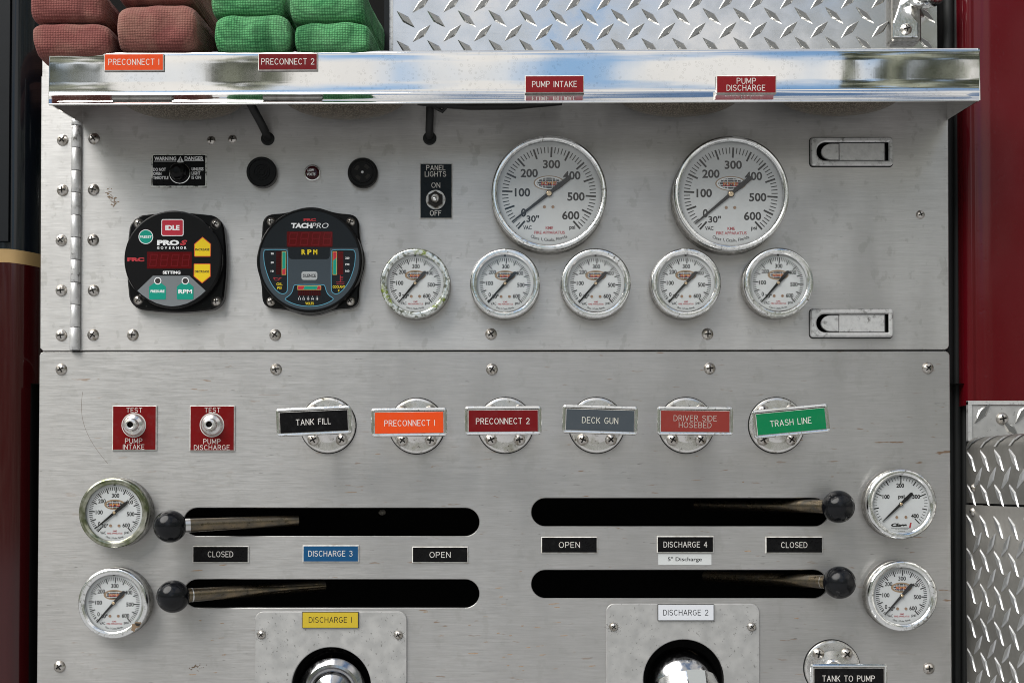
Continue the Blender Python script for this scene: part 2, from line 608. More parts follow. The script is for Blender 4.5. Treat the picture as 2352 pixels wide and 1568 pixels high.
class MB:
    def __init__(self):
        self.v, self.f, self.mi, self.sm, self.mats = [], [], [], [], []

    def m(self, name):
        if name not in self.mats:
            self.mats.append(name)
        return self.mats.index(name)

    def add(self, vs, fs, mat, smooth=False):
        b = len(self.v)
        self.v += vs
        k = self.m(mat)
        for f in fs:
            self.f.append([b + i for i in f])
            self.mi.append(k)
            self.sm.append(smooth)

    def flat(self, poly, d, mat, holes=()):
        polys = [poly] + list(holes)
        vs = [(x, z, d) for p in polys for x, z in p]
        tris = tessellate_polygon([[Vector((x, z, 0)) for x, z in p] for p in polys])
        fs = []
        for t in tris:
            a, b, c = (vs[i] for i in t)
            ar = (b[0] - a[0]) * (c[1] - a[1]) - (b[1] - a[1]) * (c[0] - a[0])
            if abs(ar) < 1e-9:
                continue
            fs.append(list(t) if ar > 0 else list(t)[::-1])
        self.add(vs, fs, mat)

    def wall(self, poly, d0, poly2, d1, mat, smooth=False, rev=False):
        n = len(poly)
        vs = [(x, z, d0) for x, z in poly] + [(x, z, d1) for x, z in poly2]
        fs = []
        for i in range(n):
            j = (i + 1) % n
            q = [i, j, n + j, n + i]
            fs.append(q[::-1] if rev else q)
        self.add(vs, fs, mat, smooth)

    def prism(self, poly, d0, d1, mat, bev=0.0, holes=(), side=None, bevmat=None, smooth=False):
        side = side or mat
        bevmat = bevmat or side
        if bev:
            inner = offset(poly, bev)
            self.wall(poly, d0, poly, d1 - bev, side, smooth)
            self.wall(poly, d1 - bev, inner, d1, bevmat, smooth)
            hin = []
            for h in holes:
                o = offset(h, -bev)
                self.wall(h, d0, h, d1 - bev, side, smooth, True)
                self.wall(h, d1 - bev, o, d1, bevmat, smooth, True)
                hin.append(o)
            self.flat(inner, d1, mat, hin)
        else:
            self.wall(poly, d0, poly, d1, side, smooth)
            for h in holes:
                self.wall(h, d0, h, d1, side, smooth, True)
            self.flat(poly, d1, mat, holes)

    def box(self, x0, x1, z0, z1, d0, d1, mat):
        vs = [(x, z, d) for d in (d0, d1) for z in (z0, z1) for x in (x0, x1)]
        self.add(vs, [[0, 2, 3, 1], [4, 5, 7, 6], [0, 1, 5, 4], [2, 6, 7, 3], [0, 4, 6, 2], [1, 3, 7, 5]], mat)

    def lathe(self, prof, mat, n=48, cx=0.0, cz=0.0, cap=True, smooth=True, mats=None):
        """profile of (r, d) from the back to the front"""
        for k in range(len(prof) - 1):
            (r0, d0), (r1, d1) = prof[k], prof[k + 1]
            mm = mats[k] if mats else mat
            if r1 < 1e-6:
                vs = [(*p, d0) for p in circ(cx, cz, r0, n)] + [(cx, cz, d1)]
                self.add(vs, [[i, (i + 1) % n, n] for i in range(n)], mm, smooth)
            else:
                self.wall(circ(cx, cz, r0, n), d0, circ(cx, cz, r1, n), d1, mm, smooth)
        if cap and prof[-1][0] > 1e-6:
            self.add([(*p, prof[-1][1]) for p in circ(cx, cz, prof[-1][0], n)], [list(range(n))], mats[-1] if mats else mat)

    def ball(self, c, r, mat, nu=40, nv=20, sz=1.0, sd=1.0):
        vs, fs = [], []
        for j in range(nv + 1):
            t = PI * j / nv
            for i in range(nu):
                a = 2 * PI * i / nu
                vs.append((c[0] + r * math.sin(t) * math.cos(a), c[1] + r * sz * math.sin(t) * math.sin(a), c[2] - r * sd * math.cos(t)))
        for j in range(nv):
            for i in range(nu):
                k = (i + 1) % nu
                fs.append([j * nu + i, j * nu + k, (j + 1) * nu + k, (j + 1) * nu + i])
        self.add(vs, fs, mat, True)

    def tube(self, pts, rad, mat, n=14, caps=True):
        P = [Vector(p) for p in pts]
        rr = rad if isinstance(rad, (list, tuple)) else [rad] * len(P)
        vs, fs = [], []
        up = Vector((0, 0, 1))
        for i, p in enumerate(P):
            t = (P[min(i + 1, len(P) - 1)] - P[max(i - 1, 0)]).normalized()
            a = up if abs(t.dot(up)) < .9 else Vector((1, 0, 0))
            u = t.cross(a).normalized()
            w = t.cross(u).normalized()
            for k in range(n):
                an = 2 * PI * k / n
                q = p + (u * math.cos(an) + w * math.sin(an)) * rr[i]
                vs.append(tuple(q))
        for i in range(len(P) - 1):
            for k in range(n):
                j = (k + 1) % n
                fs.append([i * n + k, i * n + j, (i + 1) * n + j, (i + 1) * n + k])
        self.add(vs, fs, mat, True)
        if caps:
            b = [vs[k] for k in range(n)]
            e = [vs[(len(P) - 1) * n + k] for k in range(n)]
            self.add(b, [list(range(n))[::-1]], mat)
            self.add(e, [list(range(n))], mat)

    def stroke(self, pts, w, d, mat, closed=False):
        P = [Vector(p) for p in pts]
        P = [p for i, p in enumerate(P) if i == 0 or (p - P[i - 1]).length > 1e-4]
        n = len(P)
        if n < 2:
            return
        L, Rr = [], []
        for i in range(n):
            if closed:
                a, b = P[i - 1], P[(i + 1) % n]
                e1, e2 = (P[i] - a).normalized(), (b - P[i]).normalized()
            else:
                e1 = (P[i] - P[i - 1]).normalized() if i else (P[1] - P[0]).normalized()
                e2 = (P[i + 1] - P[i]).normalized() if i < n - 1 else e1
            n1 = Vector((-e1.y, e1.x))
            n2 = Vector((-e2.y, e2.x))
            nn = (n1 + n2) / max(.5, 1 + n1.dot(n2))
            p = P[i].copy()
            if not closed and i == 0:
                p -= e1 * w * .42
            if not closed and i == n - 1:
                p += e1 * w * .42
            L.append(p + nn * w / 2)
            Rr.append(p - nn * w / 2)
        vs = [(p.x, p.y, d) for p in L] + [(p.x, p.y, d) for p in Rr]
        fs = []
        for i in range(n if closed else n - 1):
            j = (i + 1) % n
            fs.append([n + i, n + j, j, i])
        self.add(vs, fs, mat)

    def build(self, name, parent=None, loc=None, rot=0.0, mesh_only=False):
        me = bpy.data.meshes.new(name)
        me.from_pydata([(x * S, -d * S, z * S) for x, z, d in self.v], [], self.f)
        for k in self.mats:
            me.materials.append(M[k])
        me.polygons.foreach_set('material_index', self.mi)
        me.polygons.foreach_set('use_smooth', self.sm)
        me.update()
        if mesh_only:
            return me
        return put(name, me, parent, loc, rot)


def put(name, me, parent=None, loc=None, rot=0.0):
    o = bpy.data.objects.new(name, me)
    COL.objects.link(o)
    if parent is not None:
        o.parent = parent
    if loc is not None:
        o.location = (loc[0] * S, -(loc[2] if len(loc) > 2 else 0) * S, loc[1] * S) if parent is not None else loc
    if rot:
        o.rotation_euler = (0, -rot, 0)
    return o


def tag(o, label, cat, group=None, kind=None):
    o['label'] = label
    o['category'] = cat
    if group:
        o['group'] = group
    if kind:
        o['kind'] = kind
    return o


def thing(name, label, cat, px, py, dep=0.0, group=None, base=0.0):
    """an Empty at the thing's base: where the point seen at (px, py), DEP in front of the panel, meets the plane BASE"""
    o = bpy.data.objects.new(name, None)
    COL.objects.link(o)
    p = at(px, py, dep)
    o.location = (p.x, -base * S, p.z)
    o.empty_display_size = .01
    return tag(o, label, cat, group)


def loc_of(o, px, py, dep=0.0):
    p = at(px, py, dep)
    return ((p.x - o.location.x) / S, (p.z - o.location.z) / S)


# ------------------------------------------------------------------ lettering
def _g():
    a = arc
    return {
        'A': (.70, [[(0, 0), (.35, 1), (.70, 0)], [(.12, .33), (.58, .33)]]),
        'B': (.62, [[(0, 0), (0, 1), (.36, 1)] + a(.36, .765, .23, .235, 90, -90) + [(0, .53)], [(.36, .53)] + a(.36, .265, .26, .265, 90, -90) + [(0, 0)]]),
        'C': (.68, [a(.36, .5, .36, .5, 48, 312, 16)]),
        'D': (.66, [[(0, 0), (0, 1), (.22, 1)] + a(.22, .5, .44, .5, 90, -90, 14) + [(0, 0)]]),
        'E': (.54, [[(.54, 1), (0, 1), (0, 0), (.54, 0)], [(0, .52), (.44, .52)]]),
        'F': (.52, [[(.52, 1), (0, 1), (0, 0)], [(0, .52), (.42, .52)]]),
        'G': (.70, [a(.36, .5, .36, .5, 48, 345, 18) + [(.71, .46), (.42, .46)]]),
        'H': (.64, [[(0, 0), (0, 1)], [(.64, 0), (.64, 1)], [(0, .52), (.64, .52)]]),
        'I': (.0, [[(0, 0), (0, 1)]]),
        'J': (.45, [[(.45, 1), (.45, .25)] + a(.225, .25, .225, .25, 0, -180)]),
        'K': (.62, [[(0, 0), (0, 1)], [(.60, 1), (0, .38)], [(.2, .58), (.62, 0)]]),
        'L': (.50, [[(0, 1), (0, 0), (.50, 0)]]),
        'M': (.76, [[(0, 0), (0, 1), (.38, .2), (.76, 1), (.76, 0)]]),
        'N': (.64, [[(0, 0), (0, 1), (.64, 0), (.64, 1)]]),
        'O': (.76, [a(.38, .5, .38, .5, 90, 450, 22)]),
        'P': (.60, [[(0, 0), (0, 1), (.34, 1)] + a(.34, .74, .26, .26, 90, -90) + [(0, .48)]]),
        'Q': (.76, [a(.38, .5, .38, .5, 90, 450, 22), [(.46, .22), (.74, -.05)]]),
        'R': (.62, [[(0, 0), (0, 1), (.34, 1)] + a(.34, .75, .26, .25, 90, -90) + [(0, .5)], [(.3, .5), (.62, 0)]]),
        'S': (.62, [a(.31, .755, .28, .245, 28, 270, 12) + a(.31, .255, .30, .255, 90, -152, 12)[1:]]),
        'T': (.62, [[(0, 1), (.62, 1)], [(.31, 1), (.31, 0)]]),
        'U': (.62, [[(0, 1), (0, .31)] + a(.31, .31, .31, .31, 180, 360) + [(.62, 1)]]),
        'V': (.68, [[(0, 1), (.34, 0), (.68, 1)]]),
        'W': (.9, [[(0, 1), (.22, 0), (.45, .8), (.68, 0), (.9, 1)]]),
        '1': (.0, [[(0, 0), (0, 1)]]),
        '2': (.56, [a(.28, .72, .27, .28, 165, -30, 12) + [(.0, 0), (.58, 0)]]),
        '3': (.58, [a(.28, .755, .26, .245, 150, -90, 12), a(.28, .26, .30, .26, 80, -150, 12)]),
        '4': (.60, [[(.44, 0), (.44, 1), (0, .3), (.60, .3)]]),
        '5': (.56, [[(.52, 1), (.08, 1), (.03, .55)] + a(.26, .33, .30, .33, 135, -150, 14)]),
        '"': (.16, [[(0, 1), (0, .78)], [(.16, 1), (.16, .78)]]),
        '8': (.5, [[(.1, 1), (.6, 1)], [(.1, .52), (.5, .52)], [(0, 0), (.5, 0)], [(.1, 1), (.03, .53)], [(.6, 1), (.53, .53)], [(.06, .48), (0, 0)], [(.52, .48), (.48, 0)]]),
    }


GLY = _g()


def engrave(mb, s, cx, cz, h, width, d, mat, w=None):
    """single-stroke engraved capitals, centred on (cx, cz)"""
    w = w or h * .112
    gap, spc = .30, .62
    tot, pos = 0.0, []
    for i, ch in enumerate(s):
        if ch == ' ':
            tot += spc
            continue
        pos.append((ch, tot))
        tot += GLY[ch][0] + (gap if i < len(s) - 1 else 0)
    kx = (width / tot if width else h) if tot > 0 else h
    for ch, x in pos:
        k = 0
        for st in GLY[ch][1]:
            pts = [(cx - tot * kx / 2 + (x + p[0]) * kx, cz + (p[1] - .5) * h) for p in st]
            cur = [pts[0]]
            for i in range(1, len(pts)):
                cur.append(pts[i])
                if i < len(pts) - 1:
                    e1 = Vector(pts[i]) - Vector(pts[i - 1])
                    e2 = Vector(pts[i + 1]) - Vector(pts[i])
                    if e1.length > 1e-6 and e2.length > 1e-6 and e1.normalized().dot(e2.normalized()) < .45:
                        mb.stroke(cur, w, d + k * .04, mat)
                        k += 1
                        cur = [pts[i]]
            mb.stroke(cur, w, d + k * .04, mat)
            k += 1


_txt = {}


def _text_mesh(s, bold, shear):
    k = (s, bold, shear)
    if k not in _txt:
        c = bpy.data.curves.new('lettering', 'FONT')
        c.body = s
        c.resolution_u = 3
        c.offset = bold
        c.shear = shear
        o = bpy.data.objects.new('lettering', c)
        me = o.to_mesh()
        vs = [(v.co.x, v.co.y) for v in me.vertices]
        fs = [list(p.vertices) for p in me.polygons]
        o.to_mesh_clear()
        bpy.data.objects.remove(o)
        bpy.data.curves.remove(c)
        xs, ys = [v[0] for v in vs], [v[1] for v in vs]
        _txt[k] = (vs, fs, min(xs), max(xs), min(ys), max(ys))
    return _txt[k]


def text(mb, s, cx, cz, h, width, d, mat, bold=0.0, shear=0.0, rot=0.0):
    vs, fs, x0, x1, y0, y1 = _text_mesh(s, bold, shear)
    kz = h / (y1 - y0)
    kx = width / (x1 - x0) if width else kz
    ca, sa = math.cos(rot), math.sin(rot)
    out_ = []
    for x, y in vs:
        X, Z = (x - (x0 + x1) / 2) * kx, (y - (y0 + y1) / 2) * kz
        out_.append((cx + X * ca - Z * sa, cz + X * sa + Z * ca, d))
    ff = []
    for f in fs:
        a, b, c = (out_[f[0]], out_[f[1]], out_[f[2]])
        ar = (b[0] - a[0]) * (c[1] - a[1]) - (b[1] - a[1]) * (c[0] - a[0])
        ff.append(f if ar > 0 else f[::-1])
    mb.add(out_, ff, mat)
    return (x1 - x0) * kx


# ------------------------------------------------------------------ screw
def screw_mesh(r, h, name='screw'):
    mb = MB()
    n = 48
    rad = [1.0, .985, .94, .86, .76, .66, .56, .46, .36, .28, .2, .12]

    def hz(q):
        return h * (math.sqrt(max(0, 1 - (q * .93) ** 2)) - .37) / .63
    rings = []
    vs = []
    for q in rad:
        ring_ = []
        for i in range(n):
            a = 2 * PI * i / n
            x, z = q * math.cos(a), q * math.sin(a)
            d = max(0, hz(q))
            ring_.append(len(vs))
            vs.append((x * r, z * r, d))
        rings.append(ring_)
    vs.append((0, 0, h))

    def incross(x, z):
        ww = .115 + .10 * max(0, .33 - math.hypot(x, z))
        return (abs(x) < ww and abs(z) < .60) or (abs(z) < ww and abs(x) < .60)
    fs, ms = [], []
    for k in range(len(rings) - 1):
        for i in range(n):
            j = (i + 1) % n
            fs.append([rings[k][i], rings[k][j], rings[k + 1][j], rings[k + 1][i]])
    for i in range(n):
        fs.append([rings[-1][i], rings[-1][(i + 1) % n], len(vs) - 1])
    base = [vs[i] for i in rings[0]]
    mb.wall([(x, z) for x, z, d in base], -2, [(x, z) for x, z, d in base], base[0][2], 'screw_steel', True)
    good, bad = [], []
    for f in fs:
        cx = sum(vs[i][0] for i in f) / len(f) / r
        cz = sum(vs[i][1] for i in f) / len(f) / r
        (bad if incross(cx, cz) else good).append(f)
    mb.add(vs, good, 'screw_steel', True)
    mb.add([(x, z, d - h * .45 if math.hypot(x, z) < .5 * r else d - h * .1) for x, z, d in vs], bad, 'recess_dark', False)
    # sides of the recess
    cr = [(-.125, .6), (-.125, .125), (-.6, .125), (-.6, -.125), (-.125, -.125), (-.125, -.6), (.125, -.6), (.125, -.125), (.6, -.125), (.6, .125), (.125, .125), (.125, .6)]
    return mb.build(name, mesh_only=True)


SCREW = screw_mesh(13.6, 8.5)
SCREW_S = screw_mesh(10.2, 6.5)
SCREW_L = screw_mesh(14.4, 9.5)
rnd = random.Random(7)


def screw(parent, x, z, d=0.0, me=None):
    o = put('screw', me or SCREW, parent, (x, z, d), rnd.uniform(0, PI / 2))
    return o


# ================================================================== LARGE STRUCTURE
def P2(o, *pts):
    return [loc_of(o, x, y) for x, y in pts]


# dark hollow behind the panels
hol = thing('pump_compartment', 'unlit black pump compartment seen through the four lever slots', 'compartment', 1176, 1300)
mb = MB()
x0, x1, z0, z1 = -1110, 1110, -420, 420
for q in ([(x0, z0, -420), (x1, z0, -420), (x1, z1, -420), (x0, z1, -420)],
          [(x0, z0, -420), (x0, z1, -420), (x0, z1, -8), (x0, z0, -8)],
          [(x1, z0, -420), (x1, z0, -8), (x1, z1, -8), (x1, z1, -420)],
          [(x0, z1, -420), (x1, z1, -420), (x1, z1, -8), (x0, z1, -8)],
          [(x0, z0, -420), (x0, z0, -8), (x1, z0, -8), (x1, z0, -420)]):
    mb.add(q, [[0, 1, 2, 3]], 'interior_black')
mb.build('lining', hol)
mb = MB()
for px, py, d, r_, sq in ((878, 1176, -90, 9, .8),):
    x, z = loc_of(hol, px, py, d)
    mb = MB()
    mb.ball((x, z, d), r_, 'casting_grey', 20, 10, sz=sq, sd=.5)
    mb.build('valve_casting', hol)

# lower panel with its slots
low_ = thing('lower_valve_panel', 'brushed steel lower panel with four black lever slots', 'panel', 1176, 1200)
slots = []
for (xa, xb, ya, yb) in ((421, 1101, 1165.5, 1230.5), (421, 1101, 1329.5, 1395), (1220.5, 1903, 1143, 1208), (1220.5, 1901, 1308, 1373)):
    (ax, az_), (bx, bz) = P2(low_, (xa, yb), (xb, ya))
    slots.append(rrect(ax, bx, az_, bz, (bz - az_) / 2 - .01, 9))
for cx_, cy_, rr in ((761, 1576, 96), (1570.5, 1561, 97)):
    c_ = loc_of(low_, cx_, cy_)
    slots.append(circ(*c_, rr, 40))
(a, b, c, d) = P2(low_, (84, 1640), (2187, 1640), (2181.5, 806.2), (90.5, 808.2))
out_p = [a, b, (c[0], c[1] - 9), (c[0] - 3, c[1] - 3), (c[0] - 9, c[1]), (d[0] + 8, d[1]), (d[0] + 2.5, d[1] - 2.5), (d[0], d[1] - 8)]
mb = MB()
mb.prism(out_p, -7, 0, 'brushed_steel_lower', 1.3, slots)
mb.build('sheet', low_)
for p in ((141, 848), (634, 848), (1130, 848), (1630, 846), (2131, 845), (137, 1530), (2133, 1534)):
    screw(low_, *loc_of(low_, *p))

# rust dashes, nicks and a hairline on the lower panel
m = Mat('rust_mark', (.33, .235, .15), .7)
m.set('Base Color', m.mix(m.noise(400, 3), (.40, .33, .26), (.27, .165, .09)))
rs2 = random.Random(11)
mb = MB()
spots_ = [(rs2.gauss(1130, 150), rs2.gauss(1440, 90)) for _ in range(46)] + [(rs2.uniform(430, 760), rs2.uniform(1235, 1560)) for _ in range(22)] + \
    [(rs2.uniform(1180, 2120), rs2.uniform(1220, 1560)) for _ in range(12)] + [(rs2.uniform(200, 2100), rs2.uniform(850, 1130)) for _ in range(14)]
for k, (px, py) in enumerate(spots_):
    if py > 1568 or any(xa - 20 < px < xb + 20 and ya - 8 < py < yb + 8 for xa, xb, ya, yb in ((421, 1101, 1165, 1231), (421, 1101, 1329, 1395), (1220, 1903, 1143, 1208), (1220, 1901, 1308, 1373), (585, 935, 1400, 1600), (1392, 1745, 1385, 1600))):
        continue
    x, z = loc_of(low_, px, py)
    w_, h_ = rs2.choice((3.5, 5, 8, 13)) * rs2.uniform(.7, 1.3), rs2.uniform(.5, 1.7)
    pts = []
    for i in range(14):
        a2 = 2 * PI * i / 14
        q = rs2.uniform(.45, 1.1)
        pts.append((x + w_ * math.cos(a2) * (.7 + .3 * q), z + h_ * math.sin(a2) * q + .05 * w_ * math.cos(a2)))
    mb.flat(pts, .10 + k * .003, 'rust_mark')
hl = [loc_of(low_, 190 - 9 * math.sin(t * 3.2) + 58 * t * t, 900 + 165 * t) for t in [i / 18 for i in range(19)]]
mb.stroke(hl, .55, .12, 'grime')
for k in range(26):
    px, py = 452 + rs2.gauss(0, 9), 1531 + rs2.gauss(0, 4)
    x, z = loc_of(low_, px, py)
    mb.flat(circ(x, z, rs2.uniform(.5, 2.0), 7, rs2.random(), rs2.uniform(.4, 1.6)), .42 + k * .003, 'grime')
mb.build('stain', low_)['kind'] = 'stuff'

# upper hinged panel
upp = thing('upper_gauge_panel', 'brushed steel upper panel hinged along its left edge', 'panel', 1176, 540)
(a, b, c, d) = P2(upp, (183, 805), (2180, 802.6), (2178, 176), (186, 176))
gro = [circ(*loc_of(upp, 615, 319), 14.5, 24), circ(*loc_of(upp, 987, 318), 14.5, 24)]
for lx_, ly_ in ((1956.4, 348.25), (1956.25, 742)):      # cut-outs for the two latches
    (qx, qz) = loc_of(upp, lx_, ly_, 7)
    gro.append(rrect(qx - 84, qx + 87, qz - 23.5, qz + 23.5, 3, 3))
mb = MB()
mb.prism([a, (b[0] - 9, b[1]), (b[0] - 3, b[1] + 3), (b[0], b[1] + 9), c, d], -7, 0, 'brushed_steel_upper', 1.3, gro)
mb.build('door_sheet', upp)
(a, b, c, d, e_, f_) = P2(upp, (92, 805.6), (166, 805.4), (168, 130), (96.5, 130), (96.5, 176), (94.6, 176))
mb = MB()
mb.prism([(a[0] + 7, a[1]), b, c, d, e_, f_, (a[0], a[1] + 7)], -7, 0, 'brushed_steel_upper', 1.2)
mb.build('hinge_strip', upp)
mb = MB()
ys = [276, 291, 342, 394, 444.5, 496, 547, 598, 650, 701, 752.5, 805]
mb2 = []
for k in range(len(ys) - 1):
    (xa, za) = loc_of(upp, 177.5 - (ys[k] - 280) / 520 * 4, ys[k] + .7)
    (xb, zb) = loc_of(upp, 177.5 - (ys[k + 1] - 280) / 520 * 4, ys[k + 1] - .7)
    r_ = 11.2 if k < len(ys) - 2 else 11.8
    mb.tube([(xa, za, 5), (xa + (xb - xa) * .02, za - 1, 5), (xb, zb + 1, 5), (xb, zb, 5)], [r_ - .8, r_, r_, r_ - .8], 'cast_metal', 18)
mb.build('hinge', upp)
mb = MB()
for gp in ((615, 319), (987, 318)):
    gx, gz = loc_of(upp, *gp)
    mb2 = MB()
    mb2.lathe([(15.2, -2), (15.6, 1.5), (13, 4), (5, 3.4), (0, 2.5)], 'black_rubber_and_shade', 28)
    mb2.build('grommet', upp, (gx, gz))
for p in ((144, 322), (144, 437), (141, 552), (141, 667), (141, 770), (216, 319), (215, 436), (214, 551), (215, 667), (214, 769),
          (305, 769), (632, 769), (1128, 767), (1625, 767)):
    screw(upp, *loc_of(upp, *p))
for p in ((485, 323), (534, 320), (2114, 493)):
    screw(upp, *loc_of(upp, *p), me=SCREW_S)
# brown scuff by the hinge: thin dried splashes
mb = MB()
rs = random.Random(3)
for k in range(46):
    t = rs.random()
    px, py = 247 + t * 19 + rs.gauss(0, 4), 437 + t * 34 + rs.gauss(0, 5)
    x, z = loc_of(upp, px, py)
    w_, h_ = rs.uniform(.7, 4.4), rs.uniform(.5, 1.6)
    an = rs.uniform(-.5, .7)
    pts = [(x + w_ * math.cos(a2) * math.cos(an) - h_ * math.sin(a2) * math.sin(an), z + w_ * math.cos(a2) * math.sin(an) + h_ * math.sin(a2) * math.cos(an))
           for a2 in [i * PI / 4 + rs.uniform(-.3, .3) for i in range(8)]]
    mb.flat(pts, .12 + k * .004, 'stain_brown')
mb.build('stain', upp)['kind'] = 'stuff'

# ------------------------------------------------------------------ hosebed back, seals and bodywork around the panel
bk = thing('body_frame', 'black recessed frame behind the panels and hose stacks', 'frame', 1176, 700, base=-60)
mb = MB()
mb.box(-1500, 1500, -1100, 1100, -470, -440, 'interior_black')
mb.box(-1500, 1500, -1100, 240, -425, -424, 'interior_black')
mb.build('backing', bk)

seal = thing('rubber_seal', 'tall black rubber seal strip beside the red body panel', 'seal', 2198, 800, base=-40)
mb = MB()
for dx, r_ in ((-16, 12), (3, 10), (22, 9)):
    pts = [(loc_of(seal, 2197 + dx, y, -40)[0], loc_of(seal, 2197, y, -40)[1], -8) for y in (-60, 800, 1640)]
    mb.tube(pts, r_, 'black_rubber_and_shade', 16)
mb.build('bulb', seal)
mb = MB()
mb.box(-45, 60, -1000, 1000, -60, -20, 'interior_black')
mb.build('channel', seal)

red = thing('red_body_panel', 'glossy dark red body panel along the right edge', 'body panel', 2290, 450, 20, base=0)
xa, za = loc_of(red, 2221, 930, 10)
xb, zt = loc_of(red, 2214, -80, 10)
prof = [(xa - 2, -70), (xa, -14), (xa + 3, 4), (xa + 9, 11), (xa + 17, 12), (xa + 20, 10), (xa + 24, 12), (xa + 60, 13.5), (xa + 140, 15), (xa + 330, 16)]
mb = MB()
vs, fs = [], []
NZ = 24
for j in range(NZ + 1):
    z = za + (zt - za) * j / NZ
    for x, d in prof:
        vs.append((x, z, d))
n_ = len(prof)
for j in range(NZ):
    for i in range(n_ - 1):
        fs.append([j * n_ + i, j * n_ + i + 1, (j + 1) * n_ + i + 1, (j + 1) * n_ + i])
mb.add(vs, fs, 'red_paint', True)
mb.build('skin', red)

cab = thing('cab_corner', 'rounded cab corner, navy above a gold stripe and dark red below', 'cab', 40, 700, -60, base=-60)
mb = MB()
x_l, _ = loc_of(cab, -160, 700, -60)
x_m, _ = loc_of(cab, 14, 700, -60)


def zc(y):
    return loc_of(cab, 20, y, -60)[1]


prof = [(x_l, 0), (x_l + 100, 0), (x_m - 18, -1)] + [(x_m + 5 + 88 * math.sin(t), -150 + 148 * math.cos(t)) for t in [k * PI / 2 / 14 for k in range(15)]]
bands = [(1660, 602, 'cab_red_paint', 596), (602, 571, 'gold_tape', 596), (571, -120, 'navy_paint', 0)]
n_ = len(prof)
for (yb, yt, mt, _) in bands:
    vs, fs = [], []
    NZ = 10
    for j in range(NZ + 1):
        for x, d in prof:
            sl = -8.0 * max(0, (x - x_m)) / 90 if 1 else 0
            zb_ = zc(yb) + (sl if yb < 1600 else 0)
            zt_ = zc(yt) + (sl if yt > -100 else 0)
            vs.append((x, zb_ + (zt_ - zb_) * j / NZ, d))
    for j in range(NZ):
        for i in range(n_ - 1):
            fs.append([j * n_ + i, j * n_ + i + 1, (j + 1) * n_ + i + 1, (j + 1) * n_ + i])
    mb.add(vs, fs, mt, True)
skin = mb.build('skin', cab)
mb = MB()
xe = loc_of(cab, 13, 300, -40)[0]
mb.box(xe - 120, xe + 3, zc(555), zc(-100), 2, 8, 'grey_trim')
mb.build('window_trim', cab)


# ------------------------------------------------------------------ tread plate
def diamond(mb, cx, cz, ang, L=57, Wd=17, hgt=4.0, d=0.0, sx=1.0, mat='tread_diamond'):
    pr = [(-.5, 0), (-.36, .17), (-.2, .34), (-.07, .46), (0, .54), (.07, .46), (.2, .34), (.36, .17)]
    up_ = [(a * L, b * Wd) for a, b in pr] + [(.5 * L, 0)]
    dn = [(a * L, -b * Wd) for a, b in pr[1:]]
    poly = dn and ([up_[0]] + dn + [up_[-1]] + up_[1:-1][::-1])
    ca, sa = math.cos(ang), math.sin(ang)

    def tf(p):
        return ((p[0] * ca - p[1] * sa) * sx + cx, p[0] * sa + p[1] * ca + cz)
    base_ = [tf(p) for p in poly]
    top_ = [tf((p[0] * .86, p[1] * .62)) for p in poly]
    mb.wall(base_, d, top_, d + hgt, 'tread_diamond_edge' if 'tread_diamond_edge' in M and mat == 'tread_diamond' else mat)
    n = len(top_)
    mb.add([(x, z, d + hgt) for x, z in top_], [list(range(n))], mat)


m = Mat('tread_diamond_edge', (.50, .50, .49), .3, 1.0)
Mat('fender_diamond', (.62, .63, .64), .36, 1.0)
TD = -45
tp = thing('tread_plate', 'bright diamond tread plate standing above the polished shelf', 'tread plate', 1526, 60, TD, base=-48)
(ax, az_), (bx, bz) = loc_of(tp, 898, 210, TD), loc_of(tp, 2154, -60, TD)
mb = MB()
mb.prism([(ax, az_), (bx, az_), (bx, bz), (ax, bz)], -6, 0, 'tread_aluminium', 1.5)
kk = 1 / (1 - TD / FPX)
for j in range(-1, 4):
    for i in range(-1, 20):
        for (ox, oy, an) in ((931.5, 44, -43), (968, 77, 44)):
            px = ox + i * 70.35
            py = oy + (j - 1) * 67.7 - .0095 * (px - 931)
            if not (903 < px < 2146) or py > 190:
                continue
            x, z = loc_of(tp, px, py, TD)
            if px > 2035 and py < 112 and px < 2122:
                continue
            diamond(mb, x, z, R(an), L=57 / kk * 1.02)
mb.build('plate', tp)
mb = MB()
(cx_, cz_) = loc_of(tp, 883, 210, TD)
mb.box(cx_, ax - 4, az_, bz, -30, 10, 'grey_trim')
mb.box(ax - 4, ax + 4, az_, bz, -4, 5, 'cast_metal')
mb.build('edge_channel', tp)

# small flat tread plate and the fender below the red panel
ft = thing('corner_tread_plate', 'small flat tread plate with one screw under the red panel', 'tread plate', 2290, 962, 14, base=8)
mb = MB()
(ax, az_), (bx, bz) = loc_of(ft, 2232, 1012, 14), loc_of(ft, 2500, 926, 14)
mb.prism([(ax, az_), (bx, az_), (bx, bz), (ax, bz)], -4, 4, 'galvanised', 1)
mb.box(ax - 8, ax + 1, az_, bz + 4, -6, 6.5, 'cast_metal')
mb.box(ax - 8, bx, bz - 3, bz + 6, -6, 7, 'cast_metal')
for px, py, an in ((2257, 948, 52), (2350, 948, 52), (2322, 985, -46), (2415, 985, -46)):
    x, z = loc_of(ft, px, py, 14)
    diamond(mb, x, z, R(an), L=62, Wd=20, d=4, hgt=3)
mb.build('plate', ft)
x, z = loc_of(ft, 2303, 961, 16)
screw(ft, x, z, 4, SCREW_L)

FA = R(87)


